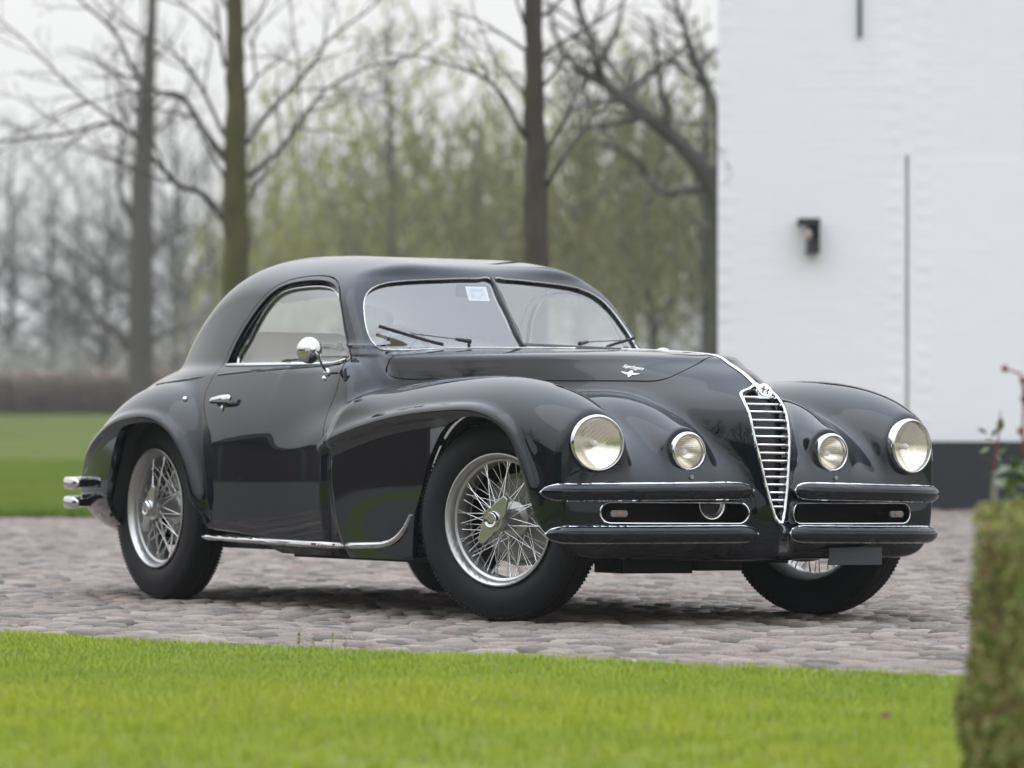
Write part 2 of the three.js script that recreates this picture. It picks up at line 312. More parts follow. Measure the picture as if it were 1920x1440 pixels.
// folds the cut edges of a panel inwards
function flange(m, depth, only) {
  const seen = new Map(), E = [];
  for (let t = 0; t < m.I.length; t += 3) for (let k = 0; k < 3; k++) { const a = m.I[t + k], b = m.I[t + (k + 1) % 3]; if (m.rim.has(a) && m.rim.has(b)) { const key = a < b ? a * 4e6 + b : b * 4e6 + a; seen.set(key, seen.has(key) ? null : [a, b]); } }
  for (const e of seen.values()) if (e && (!only || only(m.P[e[0] * 3], m.P[e[0] * 3 + 1], m.P[e[0] * 3 + 2]))) E.push(e);
  const P = [], N = [], I = [];
  for (const [a, b] of E) {
    const q = P.length / 3, pa = [0, 1, 2].map((k) => m.P[a * 3 + k]), pb = [0, 1, 2].map((k) => m.P[b * 3 + k]), na = [0, 1, 2].map((k) => m.N[a * 3 + k]), nb = [0, 1, 2].map((k) => m.N[b * 3 + k]);
    const dir = V3(pb[0] - pa[0], pb[1] - pa[1], pb[2] - pa[2]).cross(V3(...na)).normalize();
    P.push(...pa, ...pb, ...pb.map((x, k) => x - nb[k] * depth), ...pa.map((x, k) => x - na[k] * depth));
    for (let k = 0; k < 4; k++) N.push(dir.x, dir.y, dir.z);
    I.push(q, q + 2, q + 1, q, q + 3, q + 2);
  }
  return { P, N, I };
}
const toGeo = (...ms) => { const P = [], N = [], I = []; for (const m of ms) { const o = P.length / 3; for (const x of m.P) P.push(x); for (const x of m.N) N.push(x); for (const i of m.I) I.push(i + o); } return geom(P, I, N); };
function mirrored(m) { const P = m.P.slice(), N = m.N.slice(), I = m.I.slice(); for (let i = 2; i < P.length; i += 3) { P[i] = -P[i]; N[i] = -N[i]; } for (let t = 0; t < I.length; t += 3) [I[t + 1], I[t + 2]] = [I[t + 2], I[t + 1]]; return { P, N, I, rim: m.rim }; }
// ------------------------------------------------------------------ materials of the car
const M = {
  paint: std([0.0028, 0.0052, 0.0074], 0.035, { ior: 1.47 }),
  blackPaint: std([0.006, 0.006, 0.007], 0.35),
  chrome: std([0.58, 0.585, 0.585], 0.06, { metalness: 1 }),
  satin: std([0.60, 0.60, 0.585], 0.24, { metalness: 1 }),
  silver: std([0.46, 0.46, 0.445], 0.36, { metalness: 0.85 }),
  spoke: std([0.72, 0.72, 0.70], 0.25, { metalness: 1 }),
  drum: std([0.25, 0.245, 0.23], 0.6, { metalness: 0.35 }),
  rubber: std([0.0052, 0.0050, 0.0052], 0.72, { specularIntensity: 0.6 }),
  barGrey: std([0.10, 0.10, 0.105], 0.4),
  seal: std([0.012, 0.012, 0.013], 0.5),
  dark: std([0.018, 0.018, 0.018], 0.85),
  mesh: std([0.03, 0.03, 0.03], 0.6),
  cream: std([0.74, 0.71, 0.65], 0.75),
  grey: std([0.36, 0.355, 0.345], 0.8),
  carpet: std([0.035, 0.034, 0.033], 0.95),
  wood: std([0.16, 0.07, 0.03], 0.25),
  glass: new THREE.MeshPhysicalMaterial({ color: col(0.93, 0.95, 0.94), roughness: 0.01, transmission: 1, thickness: 0, ior: 2.0, side: THREE.DoubleSide }),
  lens: new THREE.MeshPhysicalMaterial({ color: col(0.97, 0.95, 0.90), roughness: 0.12, transmission: 1, thickness: 0, ior: 1.5, side: THREE.DoubleSide }),
  bowl: std([0.86, 0.83, 0.76], 0.22, { metalness: 1 }),
  amber: std([0.26, 0.15, 0.09], 0.2),
  clearLens: std([0.17, 0.155, 0.145], 0.18),
  white: std([0.75, 0.75, 0.74], 0.5),
  plate: std([0.035, 0.036, 0.038], 0.7),
};
// ------------------------------------------------------------------ the car
const ROLL = -0.0115792;                                       // it leans a little away from the lawn
const car = thing('vintage_car', 'dark blue black two door vintage coupe with wire wheels on the cobbled drive', 'car');
function cpart(name, geo, mat, parent = car, kind) { return part(name, geo, mat, parent, kind); }
function pgroup(name, parent = car) { const g = new THREE.Group(); g.name = name; parent.add(g); return g; }
function findZ(x, y) { let a = 1.0, b = 1.0; while (b > 0 && body(x, y, b) > 0) { a = b; b -= 0.01; } for (let i = 0; i < 24; i++) { const m = (a + b) / 2; body(x, y, m) > 0 ? a = m : b = m; } return b; }
function findX(y, z) { let a = 0.95, b = 0.95; const q = Math.abs(z); while (b > -2.2 && body(b, y, q) > 0) { a = b; b -= 0.01; } for (let i = 0; i < 24; i++) { const m = (a + b) / 2; body(m, y, q) > 0 ? a = m : b = m; } return b; }
function findY(x, z) { let a = 1.5, b = 1.5; const q = Math.abs(z); while (b > 0.2 && body(x, b, q) > 0) { a = b; b -= 0.01; } for (let i = 0; i < 24; i++) { const m = (a + b) / 2; body(x, m, q) > 0 ? a = m : b = m; } return b; }
function nrm(p) { const s = p.z < 0 ? -1 : 1, n = fieldNormals(body, [p.x, p.y, Math.abs(p.z)], 0.004); return V3(n[0], n[1], n[2] * s); }
// a strip swept along points: profile in (across, out); across = along x out
function sweep(pts, outs, profile, sa = 1, sb = 1, closed = false) {
  const P = [], I = [], n = pts.length, m = profile.length;
  for (let i = 0; i < n; i++) {
    const t = (closed ? pts[(i + 1) % n] : pts[Math.min(i + 1, n - 1)]).clone().sub(closed ? pts[(i - 1 + n) % n] : pts[Math.max(i - 1, 0)]).normalize(), o = outs[i].clone().addScaledVector(t, -outs[i].dot(t)).normalize(), a = t.clone().cross(o);
    const ka = typeof sa === 'function' ? sa(i / (n - 1)) : sa, kb = typeof sb === 'function' ? sb(i / (n - 1)) : sb;
    for (const [u, v] of profile) { const p = pts[i].clone().addScaledVector(a, u * ka).addScaledVector(o, v * kb); P.push(p.x, p.y, p.z); }
  }
  for (let i = 0; i < (closed ? n : n - 1); i++) for (let k = 0; k < m; k++) { const a = i * m + k, b = i * m + (k + 1) % m, j = ((i + 1) % n) * m; I.push(a, b, j + k, b, j + (k + 1) % m, j + k); }
  if (!closed) for (const i of [0, n - 1]) for (let k = 1; k < m - 1; k++) I.push(i * m, i * m + k, i * m + k + 1);
  return toCreasedNormals(geom(P, I), 0.7);
}
const roundProfile = (w, h, n = 10, e = 2) => Array.from({ length: n }, (_, i) => { const a = i / n * 2 * Math.PI, c = Math.cos(a), s = Math.sin(a), q = (Math.abs(c) ** e + Math.abs(s) ** e) ** (-1 / e); return [c * q * w, s * q * h]; });
const halfProfile = (w, h, n = 8) => [...Array.from({ length: n + 1 }, (_, i) => { const a = i / n * Math.PI; return [Math.cos(a) * w, Math.sin(a) * h]; })];

const archF = outline([[-0.44, 0.0], [-0.43, 0.25], [-0.405, 0.37], [-0.35, 0.46], [-0.30, 0.565], [-0.235, 0.636], [-0.15, 0.692], [-0.04, 0.724], [0.08, 0.733], [0.18, 0.722], [0.26, 0.691], [0.32, 0.645], [0.365, 0.57], [0.41, 0.465], [0.47, 0.345], [0.54, 0.262], [0.58, 0.15], [0.5, 0], [0, -0.1]], 6);
const archR = outline([[-2.18, 0.0], [-2.17, 0.25], [-2.205, 0.41], [-2.235, 0.53], [-2.285, 0.628], [-2.37, 0.688], [-2.5, 0.708], [-2.64, 0.700], [-2.77, 0.672], [-2.84, 0.60], [-2.89, 0.5], [-2.945, 0.38], [-2.985, 0.25], [-3.0, 0.0], [-2.6, -0.1]], 6);
const doorLine = outline([[-1.152, 0.20], [-1.122, 0.33], [-1.113, 0.45], [-1.122, 0.58], [-1.148, 0.68], [-1.168, 0.745], [-1.15, 0.80], [-1.142, 0.86], [-1.158, 0.92], [-1.205, 0.965], [-1.262, 1.025], [-1.34, 1.128], [-1.425, 1.222], [-1.50, 1.263], [-1.60, 1.284], [-1.78, 1.283], [-1.90, 1.262], [-1.99, 1.216], [-2.082, 1.139], [-2.172, 1.033], [-2.215, 0.96], [-2.238, 0.90], [-2.258, 0.84], [-2.235, 0.77], [-2.17, 0.70], [-2.115, 0.62], [-2.09, 0.53], [-2.092, 0.42], [-2.12, 0.31], [-2.14, 0.20]], 5);
const frameLine = outline([[-1.19, 0.936], [-1.255, 1.004], [-1.34, 1.115], [-1.418, 1.205], [-1.49, 1.247], [-1.60, 1.268], [-1.77, 1.267], [-1.885, 1.248], [-1.973, 1.204], [-2.06, 1.13], [-2.145, 1.03], [-2.182, 0.965], [-2.19, 0.94], [-2.15, 0.932], [-1.7, 0.938], [-1.3, 0.938]], 5);
const glassLine = outline([[-1.232, 0.965], [-1.262, 1.002], [-1.34, 1.105], [-1.413, 1.19], [-1.478, 1.231], [-1.56, 1.251], [-1.74, 1.252], [-1.868, 1.236], [-1.952, 1.196], [-2.03, 1.115], [-2.098, 1.012], [-2.128, 0.962], [-2.12, 0.95], [-1.8, 0.947], [-1.4, 0.952], [-1.26, 0.955]], 5);
const bonnetLine = outline([[-0.985, 0.880], [-1.035, 0.895], [-1.058, 0.93], [-1.05, 0.962], [-1.02, 0.985], [-0.985, 1.03], [-0.4, 1.06], [0.15, 1.03], [0.315, 0.985], [0.337, 0.945], [0.343, 0.915], [0.332, 0.890], [0.305, 0.874], [0.24, 0.868], [-0.2, 0.870], [-0.8, 0.878]], 5);
const screenLine = outline([[0.012, 1.004], [0.03, 1.0], [0.1, 0.999], [0.2, 0.998], [0.4, 0.994], [0.55, 0.988], [0.592, 0.998], [0.602, 1.035], [0.588, 1.11], [0.562, 1.175], [0.528, 1.216], [0.478, 1.243], [0.39, 1.261], [0.2, 1.2745], [0.1, 1.279], [0.05, 1.2815], [0.02, 1.283], [0.012, 1.278], [0.009, 1.24], [0.008, 1.14], [0.009, 1.05]], 5);
const tailLine = outline([[-0.05, 1.02], [0.2, 1.02], [0.36, 1.03], [0.40, 1.07], [0.38, 1.17], [0.30, 1.215], [0.15, 1.235], [-0.05, 1.24]], 5);
const grilleHalf = [[0.0, 0.856], [0.014, 0.849], [0.032, 0.839], [0.054, 0.831], [0.069, 0.822], [0.0755, 0.805], [0.0765, 0.74], [0.0745, 0.69], [0.0615, 0.60], [0.051, 0.54], [0.040, 0.48], [0.021, 0.40], [0.008, 0.368], [0.0, 0.360]];
const grilleLine = outline([[-0.03, 0.80], [-0.03, 0.845], [0.03, 0.834], [0.05, 0.826], [0.064, 0.816], [0.070, 0.80], [0.071, 0.74], [0.069, 0.69], [0.056, 0.60], [0.044, 0.54], [0.033, 0.48], [0.014, 0.405], [0.004, 0.378], [-0.03, 0.372], [-0.03, 0.6]], 4);
const ventC = 0.3945, ventH = 0.0375, ventA = 0.132, ventB = 0.633;   // stadium openings in the apron
const ventDist = (z, y) => { const q = clamp(z, ventA, ventB); return Math.hypot(z - q, y - ventC) - ventH; };
{
  const raw = meshField(body, [-3.98, 0.2, 0], [0.84, 1.42, 0.96], 0.0105, 0.09);
  let m = { ...raw, N: fieldNormals(body, raw.P), rim: new Set() };
  let flip = 0; for (let t = 0; t < 3000; t += 3) { const [a, b, c] = [0, 1, 2].map((k) => V3().fromArray(m.P, m.I[t + k] * 3)); flip += b.sub(a).cross(c.sub(a)).dot(V3().fromArray(m.N, m.I[t] * 3)) < 0 ? 1 : -1; }
  if (flip > 0) for (let t = 0; t < m.I.length; t += 3) [m.I[t + 1], m.I[t + 2]] = [m.I[t + 2], m.I[t + 1]];
  const cut = (g) => { const [a, b] = split(m, g); m = b; return a; };
  cut((x, y, z) => Math.max(polyDist(archF, x, y), 0.50 - z));
  cut((x, y, z) => Math.max(polyDist(archR, x, y), 0.50 - z));
  cut((x, y, z) => x < 0.4 ? 1 : Math.max(ventDist(z, y), 0.5 - x));
  cut((x, y, z) => x < 0.4 ? 1 : polyDist(grilleLine, z, y));
  for (const [cx, cy, cz, r] of [[0.597, 0.640, 0.678, 0.096], [0.618, 0.613, 0.310, 0.066]]) cut((x, y, z) => x < 0.45 ? 1 : Math.hypot(y - cy, z - cz) - r);
  const screen = cut((x, y, z) => x < -1.5 || y < 0.95 ? 1 : polyDist(screenLine, z, y));
  const tail = cut((x, y, z) => x > -2.45 || y < 0.95 ? 1 : polyDist(tailLine, z, y));
  const onDoor = (x, y, z) => z < 0.45 || x < -2.5 || x > -1.0 ? 1 : polyDist(doorLine, x, y);
  let door = split(m, (x, y, z) => onDoor(x, y, z) + 0.0022)[0];
  m = split(m, (x, y, z) => onDoor(x, y, z) - 0.0022)[1];
  const onBonnet = (x, y, z) => y < 0.8 || x < -1.2 || z > 0.46 - 0.17 * x ? 1 : polyDist(bonnetLine, x, y + (x < -0.9 ? 0 : 0));
  const bonnet = split(m, (x, y, z) => onBonnet(x, y, z) + 0.0024)[0];
  m = split(m, (x, y, z) => onBonnet(x, y, z) - 0.0024)[1];
  const inFrame = split(door, (x, y) => y < 0.9 ? 1 : polyDist(frameLine, x, y)); door = inFrame[1];
  const [pane, frame] = split(inFrame[0], (x, y) => polyDist(glassLine, x, y));
  const sink = (q, d) => ({ ...q, P: q.P.map((v, i) => v - q.N[i] * d) });
  const both = (q) => [q, mirrored(q)];
  const edge = (q, d, only) => { const f = flange(q, d, only); return [f, mirrored(f)]; };
  const notMiddle = (x, y, z) => z > 0.004;
  cpart('body_shell', toGeo(...both(m), ...edge(m, 0.022, notMiddle)), M.paint);
  cpart('bonnet', toGeo(...both(bonnet), ...edge(bonnet, 0.018, notMiddle)), M.paint);
  const screens = [sink(screen, 0.010), mirrored(sink(screen, 0.010))];
  for (const q of screens) cpart('windscreen', toGeo(q), M.glass);
  cpart('rear_window', toGeo(...both(sink(tail, 0.010))), M.glass);
  // lining of the cabin: the same skin set inwards
  const lining = (q) => split(split(sink(q, 0.03), (x, y, z) => Math.max(x + 1.13, -2.80 - x + Math.max(0, 1.08 - y) * 2))[0], (x, y, z) => 0.5 - y)[0];
  cpart('cabin_lining', toGeo(...both(lining(m)), ...both(lining(door)), ...both(lining(sink(frame, 0.012)))), M.cream);
  const bead = outline([[-3.05, 0.80], [-2.85, 0.838], [-2.6, 0.872], [-2.4, 0.889], [-2.2, 0.899], [-2.0, 0.908], [-1.8, 0.915], [-1.6, 0.9215], [-1.4, 0.9285], [-1.27, 0.934], [-1.19, 0.940]], 5, false);
  for (const s of [1, -1]) { const bd = bead.filter(([x]) => x < -2.25 && x > -2.75).map(([x, y]) => { const z = findZ(x, y), p = V3(x, y, z), n = nrm(p); p.addScaledVector(n, -0.001); if (s < 0) { p.z = -p.z; n.z = -n.z; } return [p, n]; }); cpart('waist_bead', sweep(bd.map((q) => q[0]), bd.map((q) => q[1]), roundProfile(0.006, 0.006, 8), (t) => sstep(0, 0.4, 1 - t) * 0.9 + 0.1, (t) => sstep(0, 0.4, 1 - t) * 0.9 + 0.1), M.paint); }
  const doors = [1, -1].map((s) => {
    const w = (q) => (s > 0 ? q : mirrored(q)), g = cpart('door', toGeo(w(door), w(flange(door, 0.018))), M.paint);
    cpart('window_frame', toGeo(w(sink(frame, 0.019)), w(flange(sink(frame, 0.019), 0.012))), M.paint, g);
    cpart('window_glass', toGeo(w(sink(pane, 0.026))), M.glass, g);
    // bright reveal round the glass
    const pts = glassLine.map(([x, y]) => { const z = findZ(x, y); const p = V3(x, y, z), n = nrm(p); p.addScaledVector(n, -0.018); if (s < 0) { p.z = -p.z; n.z = -n.z; } return [p, n]; });
    cpart('window_trim', sweep(pts.map((q) => q[0]), pts.map((q) => q[1]), roundProfile(0.0040, 0.005, 8), 1, 1, true), M.chrome, g);
    // painted bead along the waist
    const bd = bead.filter(([x]) => x > -2.205 && x < -1.165).map(([x, y]) => { const z = findZ(x, y), p = V3(x, y, z), n = nrm(p); p.addScaledVector(n, -0.001); if (s < 0) { p.z = -p.z; n.z = -n.z; } return [p, n]; });
    cpart('waist_bead', sweep(bd.map((q) => q[0]), bd.map((q) => q[1]), roundProfile(0.006, 0.006, 8)), M.paint, g);
    // waist trim under the glass
    const sill = []; for (let x = -2.185; x <= -1.185; x += 0.02) { const y = 0.937 + (x > -1.3 ? 0.02 * ((x + 1.3) / 0.12) ** 2 : 0), z = findZ(x, y), p = V3(x, y, z), n = nrm(p); p.addScaledVector(n, 0.001); if (s < 0) { p.z = -p.z; n.z = -n.z; } sill.push([p, n]); }
    cpart('waist_trim', sweep(sill.map((q) => q[0]), sill.map((q) => q[1]), roundProfile(0.0085, 0.007, 8), (t) => 0.6 + 0.4 * Math.sin(t * Math.PI) ** 0.3, 1), M.chrome, g);
    return g;
  });
  // ---- handles, mirrors
  for (const [k, s] of [[0, 1], [1, -1]]) {
    const h = pgroup('handle', doors[k]), hz = findZ(-2.06, 0.80);
    const bar = smooth([V3(-2.135, 0.788, s * (hz + 0.012)), V3(-2.12, 0.793, s * (hz + 0.030)), V3(-2.06, 0.799, s * (hz + 0.036)), V3(-1.99, 0.803, s * (hz + 0.033)), V3(-1.965, 0.804, s * (hz + 0.022))], 20);
    cpart('handle_bar', merge([sweep(bar, bar.map(() => V3(0, 0.2, s)), roundProfile(0.013, 0.008, 10), (t) => 0.55 + 0.6 * sstep(0, 0.7, t) - 0.5 * sstep(0.85, 1, t), 1), new THREE.CylinderGeometry(0.015, 0.018, 0.03, 20).rotateX(Math.PI / 2).translate(-2.08, 0.795, s * (hz + 0.012))]), M.chrome, h);
    cpart('lock', merge([new THREE.SphereGeometry(0.010, 14, 10).scale(0.8, 1.5, 0.6).translate(-2.055, 0.762, s * (findZ(-2.055, 0.762) + 0.003))]), M.chrome, h);
    const mz = s * findZ(-1.27, 0.90), base = V3(-1.27, 0.900, mz), head = s > 0 ? V3(-1.262, 0.986, 0.822) : V3(-1.31, 0.974, -0.82), mir = pgroup('wing_mirror', doors[k]);
    const fw = V3(1, 0.05, s * 0.12).normalize(), q = new THREE.Quaternion().setFromUnitVectors(V3(0, 1, 0), fw);
    const back = []; for (let i = 0; i <= 14; i++) { const a = i / 14 * Math.PI / 2; back.push(new THREE.Vector2(Math.sin(a) * 0.0515, Math.cos(a) * 0.034)); } back.push(new THREE.Vector2(0.0515, -0.008), new THREE.Vector2(0.047, -0.010));
    cpart('mirror_shell', new THREE.LatheGeometry(back, 40).applyQuaternion(q).translate(head.x, head.y, head.z), M.chrome, mir);
    cpart('mirror_glass', new THREE.CircleGeometry(0.047, 32).rotateX(Math.PI / 2).translate(0, -0.008, 0).applyQuaternion(q).translate(head.x, head.y, head.z), M.satin, mir);
    const st = smooth([base, base.clone().lerp(head, 0.3).add(V3(0.022, 0, s * 0.010)), base.clone().lerp(head, 0.75).add(V3(0.040, 0, s * 0.006)), head.clone().addScaledVector(fw, 0.033)], 12);
    cpart('mirror_stalk', merge([tube(st, 0.0048, 8), new THREE.SphereGeometry(0.012, 12, 8).translate(st[12].x, st[12].y, st[12].z)]), M.chrome, mir);
    cpart('mirror_foot', merge([new THREE.SphereGeometry(0.019, 16, 12).scale(1, 1, 0.8).translate(base.x, base.y, base.z), new THREE.SphereGeometry(0.014, 14, 10).translate(base.x - 0.008, base.y - 0.022, base.z + s * 0.004)]), M.chrome, mir);
  }
  // ---- windscreen frame and centre bar
  for (const s of [1, -1]) {
    const pts = screenLine.filter(([z]) => z > 0.0125).map(([z, y]) => { const x = findX(y, z), p = V3(x, y, z), n = nrm(p); p.addScaledVector(n, 0.001); if (s < 0) { p.z = -p.z; n.z = -n.z; } return [p, n]; });
    cpart('windscreen_trim', sweep(pts.map((q) => q[0]), pts.map((q) => q[1]), roundProfile(0.0021, 0.0036, 8), 1, 1, false), M.chrome);
  }
  const bar = Array.from({ length: 12 }, (_, i) => { const y = lerp(0.995, 1.288, i / 11); return V3(findX(y, 0.004), y, 0); });
  cpart('windscreen_bar', sweep(bar, bar.map(() => V3(0.9, 0.6, 0)), roundProfile(0.0040, 0.006, 8)), M.barGrey);
}
// ------------------------------------------------------------------ nose: grille, spine, badge, lamps, bumpers
const frontSurf = (z, y, lift = 0.004) => { const s = z < 0 ? -1 : 1, p = V3(findX(y, z), y, z), n = nrm(V3(p.x, y, z || 1e-4)); if (Math.abs(z) < 1e-4) n.z = 0; return [p.addScaledVector(n.normalize(), lift), n, s]; };
{
  const grille = pgroup('grille');
  const half = outline(grilleHalf, 5, false), loop = [...half.map(([z, y]) => [z, y]), ...half.slice(1, -1).reverse().map(([z, y]) => [-z, y])];
  const fr = loop.map(([z, y]) => frontSurf(z, y, 0.003));
  cpart('grille_frame', sweep(fr.map((q) => q[0]), fr.map((q) => q[1]), roundProfile(0.0068, 0.007, 10), 1, 1, true), M.chrome, grille);
  const inW = spl(grilleHalf.slice(5, 14).map(([z, y]) => [y, z]).reverse());
  const rows = [749.4, 762.5, 776.5, 792, 806.7, 822, 837.5, 852.5, 867, 882.7, 896.7, 910.8, 925.4, 939.4, 951.5];
  for (const px of rows) {
    const y = 0.368 + (977 - px) / 228 * 0.443, w = inW(y) - 0.002, c = findX(y, 0), e = findX(y, w), pts = [];
    for (let i = 0; i <= 16; i++) { const u = i / 8 - 1, k = Math.abs(u) ** 1.7; pts.push(V3(lerp(c - 0.010, e - 0.006, k), y, u * w)); }
    cpart('slat', sweep(pts, pts.map(() => V3(1, 0.15, 0)), roundProfile(0.0058, 0.0085, 8)), M.chrome, grille);
  }
  const core = []; for (let i = 0; i <= 12; i++) { const y = lerp(0.375, 0.835, i / 12); core.push([y, findX(y, 0.0), Math.max(0.004, inW(Math.min(y, 0.82)))]); }
  { const P = [], I = []; core.forEach(([y, x, w]) => { P.push(findX(y, w) - 0.05, y, w, x - 0.06, y, 0, findX(y, w) - 0.05, y, -w); }); for (let i = 0; i < 12; i++) for (const k of [0, 1]) { const a = i * 3 + k; I.push(a, a + 1, a + 3, a + 1, a + 4, a + 3); } cpart('radiator_core', geom(P, I), M.mesh, grille); }
  // a bright spine from the badge over the bonnet to the screen
  const sp = []; for (let i = 0; i <= 70; i++) { const t = i / 70, x = lerp(0.655, -1.0, t); sp.push(V3(x, findY(x, 0) + 0.001, 0)); }
  cpart('bonnet_spine', sweep(sp, sp.map((p) => nrm(V3(p.x, p.y - 0.001, 1e-4)).setZ(0).normalize()), roundProfile(0.008, 0.0055, 10), (t) => lerp(1.25, 0.34, sstep(0, 0.35, t)), (t) => lerp(1, 0.55, sstep(0, 0.4, t))), M.chrome);
  // round badge
  const bc = V3(findX(0.829, 0), 0.829, 0), bn = V3(0.86, 0.5, 0).normalize(), bq = new THREE.Quaternion().setFromUnitVectors(V3(0, 0, 1), bn), bp = bc.clone().addScaledVector(bn, 0.004), badge = pgroup('badge');
  const put = (g) => g.applyQuaternion(bq).translate(bp.x, bp.y, bp.z);
  const disc = [[0, 0.010], [0.0205, 0.010], [0.0215, 0.012], [0.0285, 0.0115], [0.0305, 0.007], [0.030, -0.012]].map((p) => new THREE.Vector2(...p));
  cpart('badge_disc', put(new THREE.LatheGeometry(disc, 36).rotateX(Math.PI / 2)), M.chrome, badge);
  cpart('badge_cross', put(merge([boxG(0.005, 0.030, 0.003, -0.009, 0, 0.0105), boxG(0.016, 0.005, 0.003, -0.009, 0.002, 0.0105)])), std([0.10, 0.055, 0.055], 0.4), badge);
  const snake = smooth([V3(0.006, -0.013, 0.0105), V3(0.011, -0.005, 0.0105), V3(0.004, 0.001, 0.0105), V3(0.011, 0.007, 0.0105), V3(0.006, 0.013, 0.0105)], 20);
  cpart('badge_serpent', put(tube(snake, 0.0022, 6)), std([0.05, 0.075, 0.07], 0.4), badge);
}
function lamp(name, s, c, dir, R, depth, lensBulge, cut) {
  const g = pgroup(name), q = new THREE.Quaternion().setFromUnitVectors(V3(0, 1, 0), dir), put = (geo) => geo.applyQuaternion(q).translate(c.x, c.y, c.z), v2 = (a) => a.map((p) => new THREE.Vector2(...p));
  const r = R * cut;
  cpart('lamp_ring', put(new THREE.LatheGeometry(v2([[R * 1.0, -depth], [R * 1.01, -0.012], [R * 0.995, 0.004], [R * 0.955, 0.013], [(R + r) / 2 - 0.002, 0.017], [r + 0.002, 0.015], [r - 0.001, 0.008], [r - 0.001, -0.004]]), 56)), M.chrome, g);
  const bowl = []; for (let i = 0; i <= 16; i++) { const t = i / 16; bowl.push([r * 0.985 * t + 0.0005, -depth * 0.95 + depth * 0.95 * t * t]); }
  cpart('reflector', put(new THREE.LatheGeometry(v2(bowl), 48)), M.bowl, g);
  cpart('bulb', put(merge([new THREE.SphereGeometry(0.012, 14, 10).translate(0, -depth * 0.55, 0), new THREE.CylinderGeometry(0.008, 0.01, depth * 0.4, 12).translate(0, -depth * 0.75, 0)])), M.white, g);
  // moulded lens: shallow dome with vertical flutes
  const P = [], I = [], n = 40, m = 96;
  for (let j = 0; j <= n; j++) for (let i = 0; i < m; i++) { const rr = r * j / n, a = i / m * 2 * Math.PI, x = Math.cos(a) * rr, z = Math.sin(a) * rr, flute = Math.cos(x / r * 46) * 0.0006 * sstep(0.98, 0.8, j / n) * (Math.abs(z) < r * 0.45 ? 1 : 0.35); P.push(x, 0.007 + lensBulge * (1 - (rr / r) ** 2) + flute, z); }
  for (let j = 0; j < n; j++) for (let i = 0; i < m; i++) { const a = j * m + i, b = j * m + (i + 1) % m; I.push(a, b, a + m, b, b + m, a + m); }
  const lg = geom(P, I).rotateY(name === 'headlamp' ? 0.5 * s : 0); cpart('lens', put(lg), M.lens, g);
  return g;
}
for (const s of [1, -1]) {
  const hd = V3(0.985, 0.02, s * 0.17).normalize();
  lamp('headlamp', s, V3(0.597, 0.640, s * 0.678), hd, 0.1035, 0.045, 0.020, 0.885);
  lamp('fog_lamp', s, V3(0.620, 0.613, s * 0.310), V3(1, 0.02, s * 0.03).normalize(), 0.073, 0.05, 0.009, 0.80);
  const f = pgroup('lamp_screw'); cpart('screw_head', merge([new THREE.CylinderGeometry(0.007, 0.008, 0.008, 14).rotateZ(Math.PI / 2).translate(findX(0.523, s * 0.312) + 0.003, 0.523, s * 0.312)]), M.chrome, f);
}
// bumpers: a bright blade edge behind a dark centre
function blade(name, zIn, zOut, y, droop, parent = car) {
  const plan = spl([[0.03, 0.711], [0.088, 0.709], [0.2, 0.701], [0.4, 0.676], [0.55, 0.650], [0.669, 0.622], [0.76, 0.582], [0.82, 0.543], [0.87, 0.497]]), s = zIn < 0 ? -1 : 1, a = Math.abs(zIn), b = Math.abs(zOut), pts = [], outs = [], n = 60;
  for (let i = 0; i <= n; i++) { const t = i / n, z = lerp(a, b, t), e = 1e-3, d = (plan(z + e) - plan(z - e)) / (2 * e); pts.push(V3(plan(z), y + droop * t, s * z)); outs.push(V3(1, 0, -d * s).normalize()); }
  const tip = (t) => { const q = Math.min(t, 1 - t) * Math.abs(b - a) / 0.075; return q >= 1 ? 1 : Math.max(0.02, Math.sqrt(1 - (1 - q) ** 2)); };
  const g = pgroup(name, parent);
  cpart('blade_edge', sweep(pts, outs, roundProfile(0.0335, 0.011, 20, 2.6), tip, 1), M.chrome, g);
  const mid = pts.map((p, i) => p.clone().addScaledVector(outs[i], 0.004));
  cpart('blade_face', sweep(mid, outs, halfProfile(0.0305, 0.020, 18), (t) => Math.max(0.01, tip(t) * 0.985 - 0.02), (t) => Math.max(0.02, tip(t) ** 0.7)), M.paint, g);
  const rib = mid.slice(6, -5); for (const o of [-0.011, 0, 0.011]) cpart('blade_rib', sweep(rib.map((p, i) => p.clone().add(V3(0, o, 0)).addScaledVector(outs[i + 6], 0.0195 - Math.abs(o) * 0.14)), outs.slice(6, -5), roundProfile(0.0014, 0.0016, 6)), M.paint, g);
  for (const z of [0.22, 0.5]) cpart('bracket', boxG(0.09, 0.03, 0.03, plan(z) - 0.05, y, s * z), M.blackPaint, g);
  return g;
}
